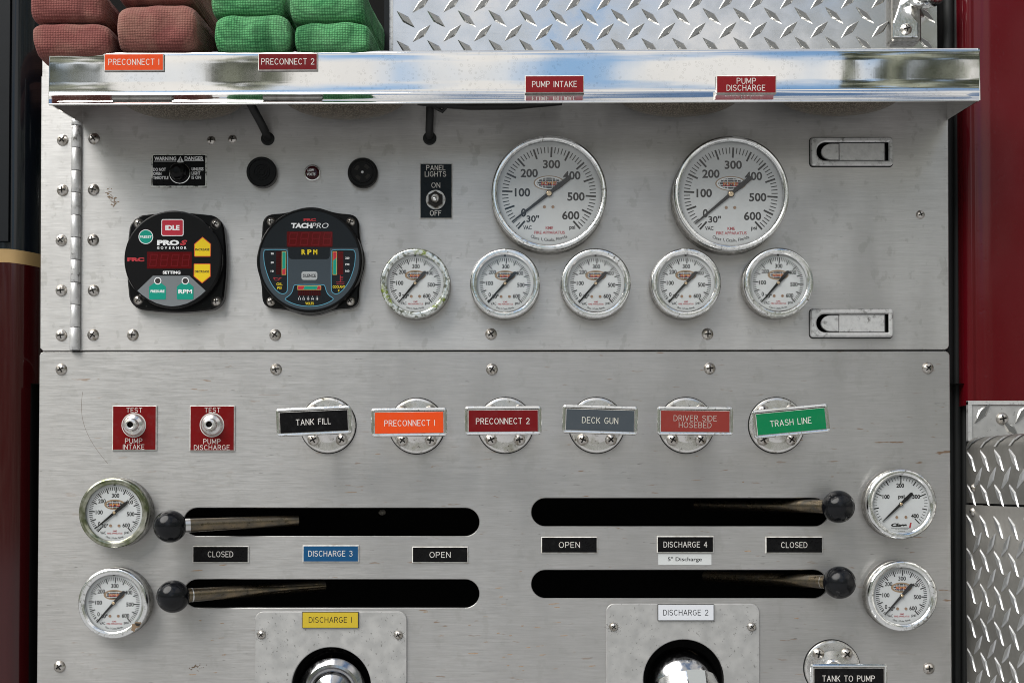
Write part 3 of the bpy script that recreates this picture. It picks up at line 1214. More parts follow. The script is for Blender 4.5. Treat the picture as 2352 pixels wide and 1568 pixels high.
def fender(name, label, ytop, ybot, round_top, phase):
    th = thing(name, label, 'fender', 2222, (ytop + ybot) / 2, 20, base=20)
    zt = loc_of(th, 2222, ytop, 20)[1]
    zb = loc_of(th, 2222, ybot, 20)[1]
    ca, sa = math.cos(FA), math.sin(FA)

    def tf(u, z, h):      # u along the plate, h off its face
        # at the top the plate rolls back towards the truck
        return (u * ca - h * sa, z, u * sa + h * ca)
    mb = MB()
    vs, fs = [], []
    NU, prof_ = 12, [(zb, 0)]
    if round_top:
        rr_ = 26
        prof_ += [(zt - rr_ + rr_ * math.sin(t), -rr_ + rr_ * math.cos(t)) for t in [k * R(96) / 8 for k in range(9)]]
        prof_ += [(zt - 4, -120)]
    else:
        prof_ += [(zt, 0), (zt, -10)]
    for z, h in prof_:
        for i in range(NU + 1):
            u = -6 + 430 * i / NU
            vs.append(tf(u, z, h))
    for k in range(len(prof_) - 1):
        for i in range(NU):
            a_ = k * (NU + 1) + i
            fs.append([a_, a_ + 1, a_ + NU + 2, a_ + NU + 1])
    mb.add(vs, fs, 'fender_aluminium', True)
    if not round_top:
        mb.add([tf(-6, zb, 0), tf(-6, zt, 0), tf(-6, zt, -40), tf(-6, zb, -40)], [[0, 1, 2, 3]], 'fender_aluminium')
    # diamonds on the slanted face
    dm = MB()
    per_u, per_z = 71.5, 76.0
    z_ref = loc_of(th, 2222, phase, 20)[1]
    for j in range(-1, 9):
        for i in range(-1, 7):
            for (ou, oz, an) in ((22, 0, -47), (22 + per_u / 2, -per_z / 2, 47)):
                u, z = ou + i * per_u, z_ref + oz - j * per_z
                if u < 8 or u > 400 or z > zt - (24 if round_top else 14) or z < zb + 8:
                    continue
                diamond(dm, u, z, R(an), L=66, Wd=19, hgt=2.6, mat='fender_diamond')
    if round_top:       # diamonds that bend over the rolled top edge
        for i in range(0, 7):
            u = 22 + per_u / 2 + (i - .5) * per_u
            for s_ in range(3):
                t0 = R(14 + s_ * 24)
                mbp = []
                w0 = (10, 15, 11)[s_]
                du = (s_ - 1) * 16
                for (uu, tt) in ((-w0 / 2 + du, t0 - R(12)), (w0 / 2 + du, t0 - R(12)), (w0 / 2 + du + 14, t0 + R(12)), (-w0 / 2 + du + 14, t0 + R(12))):
                    mbp.append(tf(u + uu, zt - 26 + 28.5 * math.sin(tt), -26 + 28.5 * math.cos(tt)))
                mb.add(mbp, [[0, 1, 2, 3]], 'fender_diamond')
    dm.v = [tf(u, z, h) for u, z, h in dm.v]
    b0 = len(mb.v)
    for f, k, s_ in zip(dm.f, dm.mi, dm.sm):
        mb.f.append([b0 + q for q in f])
        mb.mi.append(mb.m(dm.mats[k]))
        mb.sm.append(s_)
    mb.v += dm.v
    mb.build('plate', th)
    return th, tf


fu, ftf = fender('rolled_tread_fender', 'tread plate fender piece with a rolled top edge, above the joint', 1004, 1154, True, 1059)
fl, _ = fender('tread_fender', 'long tread plate fender piece below the horizontal joint', 1159, 1640, False, 1204)
for th, py in ((fu, 1120), (fl, 1174)):
    z = loc_of(th, 2222, py, 20)[1]
    o = put('screw', SCREW_S, th)
    o.location = Vector((32 * math.cos(FA) * S, -32 * math.sin(FA) * S, z * S))
    o.rotation_euler = (0, 0, -FA)

# ------------------------------------------------------------------ polished shelf
SD = 200.0
sh = thing('polished_shelf', 'long mirror polished steel shelf jutting out above the gauges', 'shelf', 1180, 200, 0)
TL, TR = loc_of(sh, 113, 118.5, SD), loc_of(sh, 2250, 108.5, SD)
FL, FR = loc_of(sh, 113, 217.5, SD + 3), loc_of(sh, 2250, 209, SD + 3)
BL, BR = loc_of(sh, 112, 241.5, SD + 28), loc_of(sh, 2249, 232.5, SD + 28)
NX = 60


def sweep(mb, rows, mat, nx=NX, smooth=True):
    """rows: list of (left (x, z), right (x, z), d)"""
    vs, fs = [], []
    for (l, r, d) in rows:
        for i in range(nx + 1):
            t = i / nx
            vs.append((l[0] + (r[0] - l[0]) * t, l[1] + (r[1] - l[1]) * t, d))
    for k in range(len(rows) - 1):
        for i in range(nx):
            a_ = k * (nx + 1) + i
            fs.append([a_, a_ + 1, a_ + nx + 2, a_ + nx + 1])
    mb.add(vs, fs, mat, smooth)


def dz(p, z):
    return (p[0], p[1] + z)


mb = MB()
rows = [(dz(FL, -13), dz(FR, -13), SD + 16)]
# rounded fold between lip and front face
face_tilt = 0.0
rows = [(dz(BL, 0), dz(BR, 0), SD + 28), (dz(BL, 1.5), dz(BR, 1.5), SD + 28.6), (dz(BL, 3), dz(BR, 3), SD + 27.6)]
for t in (.3, .6, .82):
    rows.append(((BL[0] + (FL[0] - BL[0]) * t, BL[1] + (FL[1] - BL[1]) * t), (BR[0] + (FR[0] - BR[0]) * t, BR[1] + (FR[1] - BR[1]) * t), SD + 28 - 25 * t))
rows += [(dz(FL, -1.5), dz(FR, -1.5), SD + 4.3), (dz(FL, 1), dz(FR, 1), SD + 3), (dz(FL, 4), dz(FR, 4), SD + 2.2), (dz(FL, 9), dz(FR, 9), SD + 1.8)]
hh = TL[1] - FL[1]
for t in (.3, .5, .7, .85):
    rows.append((dz(FL, hh * t), dz(FR, (TR[1] - FR[1]) * t), SD + 1.8 - 1.2 * t))
rows += [(dz(TL, -8), dz(TR, -8), SD + .4)]
for k in range(1, 7):
    a_ = k * PI / 2 / 6
    rows.append((dz(TL, -8 + 8 * math.sin(a_)), dz(TR, -8 + 8 * math.sin(a_)), SD + .4 - 8 * (1 - math.cos(a_))))
rows += [(dz(TL, 0), dz(TR, 0), SD - 40), (dz(TL, 0), dz(TR, 0), -20)]
sweep(mb, rows, 'polished_steel')
# inner skin of the hollow underside
rows = [(dz(BL, 0), dz(BR, 0), SD + 28), (dz(BL, -.5), dz(BR, -.5), SD + 26)]
rows += [(dz(FL, -2), dz(FR, -2), SD - 1), (dz(TL, -10), dz(TR, -10), SD - 4), (dz(TL, -11), dz(TR, -11), SD - 12), (dz(TL, -11), dz(TR, -11), 2)]
sweep(mb, [r_ for r_ in rows][::-1], 'brushed_steel_upper')
mb.build('front', sh)
for (T_, F_, B_, sx_, py_, px_) in ((TL, FL, BL, 1, 284, 188), (TR, FR, BR, -1, 277, 2178)):
    mb = MB()
    bpz = loc_of(sh, px_, py_, 0)[1]
    x_ = T_[0]
    po = [(2, bpz), (SD + 2, F_[1] - 20), (SD + 1.6, F_[1]), (SD, T_[1] - 3), (SD - 5, T_[1] - .8), (0, T_[1] - .8)]
    vs = [(x_, z, d) for d, z in po] + [(x_ + 3.5 * sx_, z, d) for d, z in po]
    n = len(po)
    fs = [list(range(n)), list(range(n, 2 * n))[::-1]] + [[i, (i + 1) % n, n + (i + 1) % n, n + i] for i in range(n)]
    mb.add(vs, fs, 'polished_steel')
    mb.build('end_plate', sh)

# ------------------------------------------------------------------ lamps under the shelf, cables
lamps = (('frosted marker lamp under the shelf, leftmost, above the warning plate', 420, 272),
         ('frosted marker lamp under the shelf, between the two cables', 792, 270),
         ('frosted marker lamp under the shelf above the pump discharge gauge, rust tinted', 1560, 264),
         ('frosted marker lamp under the shelf, rightmost, above the upper latch', 1930, 262))
for lb, px, py in lamps:
    t_ = thing('shelf_lamp', lb, 'lamp', px, py, 100, 'lamps under the polished shelf', base=0)
    z_top = loc_of(t_, px, 200, 100)[1]
    mb = MB()
    mb.ball((0, 46, 102), 138, 'marker_lens', 48, 24, sz=46 / 138, sd=.6)
    mb.build('lens', t_)
    mb = MB()
    mb.ball((0, 52, 102), 148, 'black_rubber_and_shade', 40, 12, sz=18 / 148, sd=.6)
    mb.box(-60, 60, 52, 110, 60, 140, 'black_matte')
    mb.build('housing', t_)

c1 = thing('short_cable', 'black cable curving from the shelf into the left grommet', 'cable', 615, 319)
mb = MB()
pts = []
for px, py, d in ((560, 205, 70), (574, 236, 60), (588, 262, 48), (600, 284, 34), (609, 302, 18), (614, 316, 4), (615, 319, -10)):
    pts.append((*loc_of(c1, px, py, d), d))
mb.tube(pts, 9.5, 'cable_black', 14)
mb.build('sheath', c1)
c2 = thing('straight_cable', 'black braided cable dropping straight down into the right grommet', 'cable', 987, 318)
mb = MB()
pts = [(*loc_of(c2, px, py, d), d) for px, py, d in ((990, 190, 40), (988, 240, 34), (987, 275, 26), (986, 298, 15), (987, 314, 3), (987, 319, -10))]
mb.tube(pts, 9, 'cable_black', 14)
mb.build('sheath', c2)
mb = MB()
pts = [(*loc_of(c2, px, py, d), d) for px, py, d in ((960, 232, 60), (1010, 238, 60), (1080, 243, 60), (1180, 242, 60), (1290, 232, 60))]
mb.tube(pts, 10, 'cable_black', 14)
mb.tube([(*loc_of(c2, px, py, d), d) for px, py, d in ((996, 232, 60), (1002, 248, 52), (1016, 256, 50), (1026, 244, 55))], 5, 'cable_black', 10)
mb.build('wire_loom', c2)


# ------------------------------------------------------------------ folded hoses
def hose(name, label, x0, x1, y0, y1, dep, mat, group, seed, depth=330, tilt=0.0, side=0.0, bulge=0.0):
    cx_, cy_ = (x0 + x1) / 2, (y0 + y1) / 2
    t_ = bpy.data.objects.new(name, None)
    (ax, bz) = ((at(x0, cy_, dep).x), at(cx_, y1, dep).z)
    (bx, tz) = ((at(x1, cy_, dep).x), at(cx_, y0, dep).z)
    t_.location = ((ax + bx) / 2, -(dep - depth) * S, bz)
    COL.objects.link(t_)
    tag(t_, label, 'fire hose', group)
    w_, h_ = (bx - ax) / S, (tz - bz) / S
    NU, NV = 44, 40
    vs, fs = [], []
    # section: back bottom -> round nose -> back top
    sec = []
    rn = h_ / 2
    nose = rn * .72
    for k in range(NV + 1):
        s_ = k / NV
        if s_ < .3:
            q = s_ / .3
            sec.append((depth * q * .999 - nose * q, 0.0))
        elif s_ > .7:
            q = (s_ - .7) / .3
            sec.append(((depth - nose) * (1 - q), h_))
        else:
            a_ = -PI / 2 + PI * (s_ - .3) / .4
            ca_, sa_ = math.cos(a_), math.sin(a_)
            e = .78
            sec.append((depth - nose + nose * (abs(ca_) ** e), rn + rn * math.copysign(abs(sa_) ** e, sa_)))
    for i in range(NU + 1):
        u = -1 + 2 * i / NU
        uu = math.copysign(abs(u) ** .8, u)
        fall = (1 - abs(uu) ** 7) ** (1 / 3.0) if abs(uu) < 1 else 0
        th_ = .42 + .58 * fall
        for (d, z) in sec:
            pull = (1 - fall) * 16
            zz = rn + (z - rn) * th_
            nse = mnoise.noise(Vector((u * 1.7 + seed, d * .012, z * .02 + seed))) * 7.0
            nse2 = mnoise.noise(Vector((u * 4 + seed * 2, d * .03, z * .06))) * 1.6
            x = u * w_ / 2 + tilt * (zz - rn) + side * (depth - d) / depth * w_ + nse * .5
            vs.append((x, zz + (nse + nse2) * (.55 if z > 1 else .1) - bulge * (max(0, (d - depth * .7) / depth)) * (1 - z / h_) * 30, d - pull * (1 if d > depth - nose - 2 else .2) + nse))
    n_ = NV + 1
    for i in range(NU):
        for k in range(NV):
            fs.append([i * n_ + k, (i + 1) * n_ + k, (i + 1) * n_ + k + 1, i * n_ + k + 1])
    mb = MB()
    mb.add(vs, fs, mat, True)
    mb.add([vs[k] for k in range(n_)], [list(range(n_))], mat)
    mb.add([vs[NU * n_ + k] for k in range(n_)], [list(range(n_))[::-1]], mat)
    mb.build('jacket', t_)
    return t_


GR = 'folded red hose ends on the shelf'
GG = 'folded green hose ends on the shelf'
hose('folded_hose', 'dusty red hose fold hanging over the left end of the shelf, lowest of its stack', 70, 252, 47, 130, 212, 'red_hose_cloth', GR, 1.3, bulge=0, tilt=-.10)
hose('folded_hose', 'dusty red hose fold lying on the fold that overhangs the shelf end', 65, 236, -34, 46, 208, 'red_hose_cloth', GR, 2.9)
hose('folded_hose', 'plump red hose fold resting on the shelf beside the green hose', 264, 448, 3, 116, 214, 'red_hose_cloth', GR, 4.1, side=.10)
hose('folded_hose', 'red hose fold cut by the top edge, above the plump red fold', 262, 440, -100, 2, 200, 'red_hose_cloth', GR, 5.7)
hose('folded_hose', 'bright green hose fold on the shelf next to the red hose', 490, 664, 28, 117, 215, 'green_hose_cloth', GG, 6.2, side=.02)
hose('folded_hose', 'green hose fold on top of the fold next to the red hose', 482, 652, -44, 33, 206, 'green_hose_cloth', GG, 7.4)
hose('folded_hose', 'green hose fold on the shelf nearest the tread plate', 674, 846, 48, 118, 212, 'green_hose_cloth', GG, 8.8, side=.13)
hose('folded_hose', 'green hose fold on top of the fold nearest the tread plate', 662, 836, -36, 48, 205, 'green_hose_cloth', GG, 9.9, side=.16)


# ------------------------------------------------------------------ latch bracket above the shelf
br = thing('door_stop_bracket', 'zinc channel bracket with one screw on the tread plate', 'bracket', 2081, 50, -30, base=-48)
(ax, az_), (bx, bz) = loc_of(br, 2047, 95, -26), loc_of(br, 2115, -60, -26)
mb = MB()
mb.prism(rrect(ax, bx, az_, bz, 7, 4), 0, 24, 'gauge_body', 3)
mb.build('channel', br)
mb = MB()
(tx, tz) = loc_of(br, 2083, 65, -10)
tab = [(tx - 29, tz - 18), (tx + 29, tz - 18), (tx + 29, tz + 16), (tx + 15, tz + 34), (tx + 15, tz + 60), (tx - 5, tz + 90), (tx - 22, tz + 34), (tx - 29, tz + 16)]
mb.prism(tab, 24, 30, 'chrome', 2)
mb.build('tab', br)
screw(br, tx + 1, tz, 30, SCREW)
mb = MB()
(kx, kz) = loc_of(br, 2128, -8, 10)
mb.ball((kx, kz, 60), 42, 'chrome', 32, 16, sz=.62)
mb.build('catch', br)


# ================================================================== GAUGES
def dial_mesh(kind, Rr):
    mb = MB()
    f = 0.15
    mb.add([(*p, 0) for p in circ(0, 0, Rr * 1.03, 64)], [list(range(64))], 'dial_white')
    K = 'ink_black'

    def tick(a, r0, r1, w):
        ca, sa = math.cos(R(a)), math.sin(R(a))
        px, pz = -sa * w / 2, ca * w / 2
        mb.add([(r0 * ca - px, r0 * sa - pz, f), (r1 * ca - px, r1 * sa - pz, f), (r1 * ca + px, r1 * sa + pz, f), (r0 * ca + px, r0 * sa + pz, f)], [[0, 1, 2, 3]], K)

    def num(s, x, z, h, w=None, bold=.028, mat=K, **k):
        text(mb, s, x * Rr, z * Rr, h * Rr, w * Rr if w else None, f, mat, bold, **k)
    big = kind == 'big'
    if kind != 'plain':
        ro, ri, rm = (.91, .71, .79) if big else (.90, .70, .78)
        wM, wm = (.036, .018) if big else (.042, .024)
        for k in range(61):
            a = 222 - k * 4.51
            if k % 5 == 0 and k > 0:
                tick(a, ri * Rr, ro * Rr, wM * Rr)
            elif k > 0:
                tick(a, rm * Rr, ro * Rr, wm * Rr)
        tick(228.6, ri * Rr, ro * Rr, wM * Rr)
        tick(225, .80 * Rr, ro * Rr, wm * Rr)
        tick(219.5, .80 * Rr, ro * Rr, wm * .7 * Rr)
        if big:
            N = [('300', .05, .572, .167), ('200', -.384, .398, .167), ('100', -.515, .023, .167), ('0', -.494, -.37, .167), ('30"', -.315, -.488, .135),
                 ('400', .442, .353, .167), ('500', .523, -.058, .167), ('600', .421, -.423, .167)]
            for s, x, z, h_ in N:
                num(s, x, z, h_, {'0': .10, '30"': .245, '100': .30}.get(s, .335))
            num('VAC', -.42, -.66, .078, .165)
            num('psi', .45, -.665, .10, .115)
            num('KME', .006, -.667, .060, .145, .02, 'dial_red_ink')
            num('FIRE APPARATUS', .01, -.756, .060, .59, .02, 'dial_red_ink')
            lx, lz, la, lb = 0, .207, .30, .142
            sc_ = ((-.09, -.26, .03), (.075, -.26, .03))
            ar_r, ar_h, ar_a = .93, .062, 23
        else:
            N = [('300', .025, .60, .152), ('200', -.45, .406, .152), ('100', -.545, .015, .152), ('0', -.543, -.39, .152), ('30"', -.345, -.462, .14),
                 ('400', .508, .37, .152), ('500', .56, -.05, .152), ('600', .406, -.44, .152)]
            for s, x, z, h_ in N:
                num(s, x, z, h_, {'0': .085, '30"': .235, '100': .25}.get(s, .265), .03)
            num('VAC', -.406, -.705, .105, .20, .02)
            num('psi', .43, -.70, .13, .165, .02)
            num('KME', .01, -.645, .06, .14, .02, 'dial_red_ink')
            num('FIRE APPARATUS', .01, -.725, .06, .53, .02, 'dial_red_ink')
            lx, lz, la, lb = 0, .284, .37, .18
            sc_ = ((-.142, -.457, .05), (.152, -.457, .05))
            ar_r, ar_h, ar_a = .925, .062, 20
        # maker's oval: gilt rim, globe grid and letters
        el_ = circ(lx * Rr, lz * Rr, la * Rr, 40, 0, lb * Rr)
        mb.flat(el_, f, 'dial_gold')
        mb.flat(circ(lx * Rr, lz * Rr, la * .92 * Rr, 40, 0, lb * .88 * Rr), f + .06, 'print_white' if big else 'dial_gold')
        mb.flat(circ(lx * Rr, lz * Rr, la * .80 * Rr, 40, 0, lb * .72 * Rr), f + .12, 'ink_black')
        for q in (-.45, -.15, .2, .5):
            xr = la * .78 * math.sqrt(1 - (q / .75) ** 2)
            mb.stroke([((lx - xr) * Rr, (lz + q * lb) * Rr), ((lx + xr) * Rr, (lz + q * lb) * Rr)], .012 * Rr, f + .18, 'print_white')
        for q in (-.66, -.42, -.2, .2, .42, .66):
            zr = lb * .68 * math.sqrt(1 - (q / .8) ** 2)
            mb.stroke([((lx + q * la) * Rr, (lz - zr) * Rr), ((lx + q * la * 1.12) * Rr, lz * Rr), ((lx + q * la) * Rr, (lz + zr) * Rr)], .010 * Rr, f + .21, 'print_white')
        text(mb, 'KME', lx * Rr, (lz - .01) * Rr, lb * .54 * Rr, la * 1.0 * Rr, f + .27, 'key_red', .04)
        text(mb, 'KME', lx * Rr, (lz + .0) * Rr, lb * .40 * Rr, la * .92 * Rr, f + .33, 'dial_orange', .0)
        s = 'Class 1, Ocala, Florida'
        adv = {'C': .7, 'l': .27, 'a': .58, 's': .52, ' ': .36, '1': .42, ',': .3, 'O': .78, 'c': .54, 'F': .55, 'o': .6, 'r': .4, 'i': .27, 'd': .62}
        tot = sum(adv[c_] for c_ in s)
        acc = 0
        for c_ in s:
            mid = acc + adv[c_] / 2
            acc += adv[c_]
            if c_ == ' ':
                continue
            an = 270 - ar_a + 2 * ar_a * mid / tot
            vs_, fs_, xa_, xb_, ya_, yb_ = _text_mesh(c_, .01, 0)
            sc1 = ar_h * Rr / .72
            zc_ = (ya_ + yb_) / 2 * sc1
            rr_ = ar_r * Rr - zc_ - ar_h * .1 * Rr
            text(mb, c_, rr_ * math.cos(R(an)), rr_ * math.sin(R(an)), (yb_ - ya_) * sc1, None, f, K, .01, rot=R(an - 270))
    else:
        for k in range(41):
            a = 224 - k * 6.75
            if k % 5 == 0 and k > 0:
                tick(a, (.72 if k % 10 == 0 else .78) * Rr, .95 * Rr, .04 * Rr)
            elif k > 0:
                tick(a, .83 * Rr, .95 * Rr, .02 * Rr)
        for s, x, z, w in (('100', -.51, .255, .25), ('200', -.01, .65, .27), ('300', .55, .26, .27), ('400', .50, -.42, .27)):
            num(s, x, z, .155, w, .04)
        num('psi', .03, .245, .17, .225, .035)
        num('Class', -.06, -.735, .125, .56, .07, shear=.25)
        num('1', .335, -.75, .19, .10, .08, 'dial_red_ink', shear=.2)
        mb.stroke([(-.33 * Rr, -.835 * Rr), (.30 * Rr, -.835 * Rr)], .022 * Rr, f, K)
        num('OCALA, FLORIDA', .03, -.885, .04, .44, .0)
        num('P-00004-R', .03, -.95, .03, .24, .0)
        sc_ = ((-.14, -.465, .05), (.18, -.46, .05))
    for x, z, r_ in sc_:
        mb.lathe([(r_ * Rr, 0), (r_ * Rr, .9), (r_ * .5 * Rr, .5), (0, .4)], 'copper_dot', 16, x * Rr, z * Rr)
    if kind != 'big':
        mb.box(-.035 * Rr, .025 * Rr, .955 * Rr, 1.02 * Rr, 0, 3, K)
    return mb.build('dial', mesh_only=True)


def gauge_parts(Ro, Ri, H):
    mb = MB()
    w = Ro - Ri
    bd = [(Ro * .985, -2), (Ro * 1.0, 2), (Ro * 1.0, H * .52), (Ro * .965, H * .56), (Ro * .965, H * .70)]
    mb.lathe(bd, 'gauge_body', 72, cap=False)
    body = mb.build('case', mesh_only=True)
    mb = MB()
    bz_ = [(Ro * .965, H * .68), (Ro * .99, H * .69), (Ro, H * .76), (Ro, H * .86)]
    for k in range(1, 8):
        a = k * PI / 2 / 7
        bz_.append((Ro - w * .42 * (1 - math.cos(a)), H * .86 + H * .14 * math.sin(a)))
    bz_ += [(Ro - w * .62, H * 1.0), (Ro - w * .80, H * .985), (Ro - w * .90, H * .955), (Ri + w * .04, H * .94), (Ri, H * .925), (Ri, H * .80)]
    mb.lathe(bz_, 'chrome', 96, cap=False)
    mb.lathe([(Ri, H * .80), (Ri * 1.0, H * .62)], 'black_matte', 72, cap=False)
    bez = mb.build('bezel', mesh_only=True)
    mb = MB()
    mb.add([(*p, 0) for p in circ(0, 0, Ri * 1.01, 64)], [list(range(64))], 'gauge_glass')
    gla = mb.build('glass', mesh_only=True)
    return body, bez, gla


def needle_mesh(Rr, big):
    mb = MB()
    L = .90 * Rr
    T_ = .49 * Rr if big else .52 * Rr
    w0 = .035 * Rr if big else .045 * Rr
    w1 = .048 * Rr if big else .062 * Rr
    p = [(0, -w0), (L * .62, -w0 * .62), (L, -.010 * Rr), (L, .010 * Rr), (L * .62, w0 * .62), (0, w0),
         (-T_ * .25, w1 * .8), (-T_ * .45, w1), (-T_, w1 * .92), (-T_ * 1.08, w1 * .4), (-T_ * 1.08, -w1 * .4), (-T_, -w1 * .92), (-T_ * .45, -w1), (-T_ * .25, -w1 * .8)]
    mb.prism(p, 0, 1.4, 'ink_black', .3)
    mb.lathe([(.066 * Rr, 0), (.066 * Rr, 2.2)], 'ink_black', 24)
    me1 = mb.build('needle', mesh_only=True)
    mb = MB()
    q = .05 if big else .05
    mb.lathe([(q * Rr, 2.2), (q * Rr, 3.4), (q * .75 * Rr, 4), (.012 * Rr, 4)], 'brass', 24, mats=['brass', 'brass', 'brass', 'brass'])
    mb.lathe([(.010 * Rr, 4.05), (0, 4.06)], 'copper_dot', 12)
    return me1, mb.build('hub', mesh_only=True)


BIG = gauge_parts(131, 118, 62) + (dial_mesh('big', 117),) + needle_mesh(117, True)
SML = gauge_parts(79.5, 64.5, 48) + (dial_mesh('small', 64.5),) + needle_mesh(64.5, False)
PLN = SML[:3] + (dial_mesh('plain', 64.5),) + SML[4:]


def gauge(label, px, py, kit, H, ang, grp, rim=None):
    t_ = thing('pressure_gauge', label, 'gauge', px, py, H, grp)
    body, bez, gla, dial, need, hub = kit
    put('case', body, t_)
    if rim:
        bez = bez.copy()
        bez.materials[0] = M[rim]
    b_ = put('bezel', bez, t_, rot=rnd.uniform(-3, 3))
    put('dial', dial, t_, (0, 0, H * .77))
    n_o = put('needle', need, t_, (0, 0, H * .77 + 2))
    n_o.rotation_euler = (0, -R(ang), 0)
    put('hub', hub, n_o)
    put('glass', gla, t_, (0, 0, H * .925))
    return t_, b_


G = 'round pressure gauges'
gauge('large chrome pressure gauge below the pump intake plate', 1261.5, 441.5, BIG, 62, 217.4, G)
gauge('large chrome pressure gauge below the pump discharge plate', 1681, 443, BIG, 62, 219.5, G)
gauge('small chrome gauge with green foliage reflection painted on its rim, beside the tachometer', 953, 649, SML, 48, 229, G, 'chrome_foliage_reflection')
gauge('small chrome gauge under the left side of the large pump intake gauge', 1160, 649.5, SML, 48, 227, G)
gauge('small chrome gauge midway between the two large gauges, in the row below them', 1369, 649.5, SML, 48, 227.5, G)
gauge('small chrome gauge under the left side of the large pump discharge gauge', 1576.5, 649, SML, 48, 227, G)
gauge('small chrome gauge at the right end of the middle row, above the lower latch', 1789.5, 648, SML, 48, 229, G)
gauge('small gauge with green foliage reflection painted on its rim, left of the upper left lever knob', 260, 1177, SML, 48, 220, G, 'chrome_green_reflection')
chip_gauge, chip_rim = gauge('small gauge with a chipped rim left of the lower left lever knob', 258.5, 1385, SML, 48, 228, G)
mb = MB()
ch = [(-38, 66), (-33, 79), (-41, 80.6), (-47, 77), (-52, 80.8), (-55, 73), (-50, 69), (-46, 63.5), (-42, 68)]
mb.flat([(r_ * math.cos(R(a_)), r_ * math.sin(R(a_))) for a_, r_ in ch][::-1], 48.6, 'stain_brown')
ch = [(-39, 70), (-35, 78), (-40, 79), (-43, 73), (-41, 67)]
mb.flat([(r_ * math.cos(R(a_)), r_ * math.sin(R(a_))) for a_, r_ in ch][::-1], 49.2, 'recess_dark')
o_ = mb.build('chip', chip_gauge)
gauge('small white gauge reading only to 400, right of the upper right lever', 2072, 1157, PLN, 48, 223.5, G)
gauge('small gauge reading to 600, right of the lower right lever', 2074, 1368, SML, 48, 228, G)


# ================================================================== LABEL PLATES
def plate_mesh(mb, w, h, face, core='laminate_white', d0=0.0, th=5.0, bev=2.0):
    mb.prism(rrect(-w / 2, w / 2, -h / 2, h / 2, 0), d0, d0 + th, face, bev, side=core, bevmat=core)


def name_plate(label, x0, x1, y0, y1, face, lines, dep=0.0, core='laminate_white', ink='engraved_white', rot=0.0, group=None, th=5.0, name='name_plate', cat='name plate', bev=2.0, y_off=0.0):
    t_ = thing(name, label, cat, (x0 + x1) / 2, (y0 + y1) / 2, dep + th, group, base=dep)
    k = 1 - (dep + th) / FPX
    w, h = (x1 - x0) * k, (y1 - y0) * k
    mb = MB()
    plate_mesh(mb, w, h, face, core, 0, th, bev)
    for s, cx_, cz_, hh_, ww in lines:
        engrave(mb, s, cx_ * k, cz_ * k, hh_ * k, ww * k, th + .15, ink)
    mb.build('plate', t_, rot=rot)
    return t_


GP = 'name plates on the polished shelf'
GV = 'name plates between the lever slots'
k_r = R(.2)
name_plate('orange PRECONNECT 1 plate on the shelf under the red hoses', 238, 376.5, 123, 163.5, 'laminate_orange', [('PRECONNECT I', 0, .5, 13, 116)], SD + 2, rot=k_r, group=GP)
name_plate('dark red PRECONNECT 2 plate on the shelf under the green hoses', 592, 730, 122, 162.5, 'laminate_dark_red', [('PRECONNECT 2', 0, .5, 13, 121)], SD + 2, rot=k_r, group=GP)
name_plate('red PUMP INTAKE plate on the lower edge of the shelf', 1205, 1342, 173, 214.5, 'laminate_red', [('PUMP INTAKE', 0, 0, 13, 102)], SD + 3, rot=k_r, group=GP, th=7)
name_plate('red two-line PUMP DISCHARGE plate on the lower edge of the shelf', 1644.5, 1784, 173, 215.5, 'laminate_red', [('PUMP', 0, 8, 12.5, 43), ('DISCHARGE', -1, -8, 12.5, 88)], SD + 3, rot=0, group=GP, th=7)
name_plate('black CLOSED plate right of the left lever knobs', 442, 571, 1253, 1292, 'laminate_black', [('CLOSED', 0, .5, 12, 57)], group=GV)
name_plate('blue DISCHARGE 3 plate between the two left slots', 695, 824, 1251.5, 1290.5, 'laminate_blue', [('DISCHARGE 3', -.5, .5, 12, 100)], group=GV)
name_plate('black OPEN plate with a reddish scuff at the right end of the left slots', 946.5, 1075, 1254.5, 1292, 'laminate_black', [('OPEN', 0, 0, 12, 47)], group=GV)
name_plate('black OPEN plate at the left end of the right slots', 1243, 1372.5, 1232, 1270, 'laminate_black', [('OPEN', 0, .5, 12, 47)], group=GV)
name_plate('black DISCHARGE 4 plate above the white paper sticker', 1509, 1639.5, 1230.5, 1269, 'laminate_black', [('DISCHARGE 4', 0, 0, 12, 99)], group=GV)
name_plate('black CLOSED plate left of the right lever knobs', 1758.5, 1890, 1231.5, 1270, 'laminate_black', [('CLOSED', 0, 0, 12, 59)], group=GV)
st_ = thing('paper_sticker', 'white paper 5 inch Discharge sticker under the black DISCHARGE 4 plate', 'sticker', 1573, 1284, .8)
mb = MB()
mb.prism(rrect(-61, 61, -12.4, 12.4, .5, 2), 0, .7, 'sticker_paper')
text(mb, '5" Discharge', 0, -.5, 12.0, 78, .85, 'ink_black', .012)
mb.build('paper', st_, rot=-R(.2))


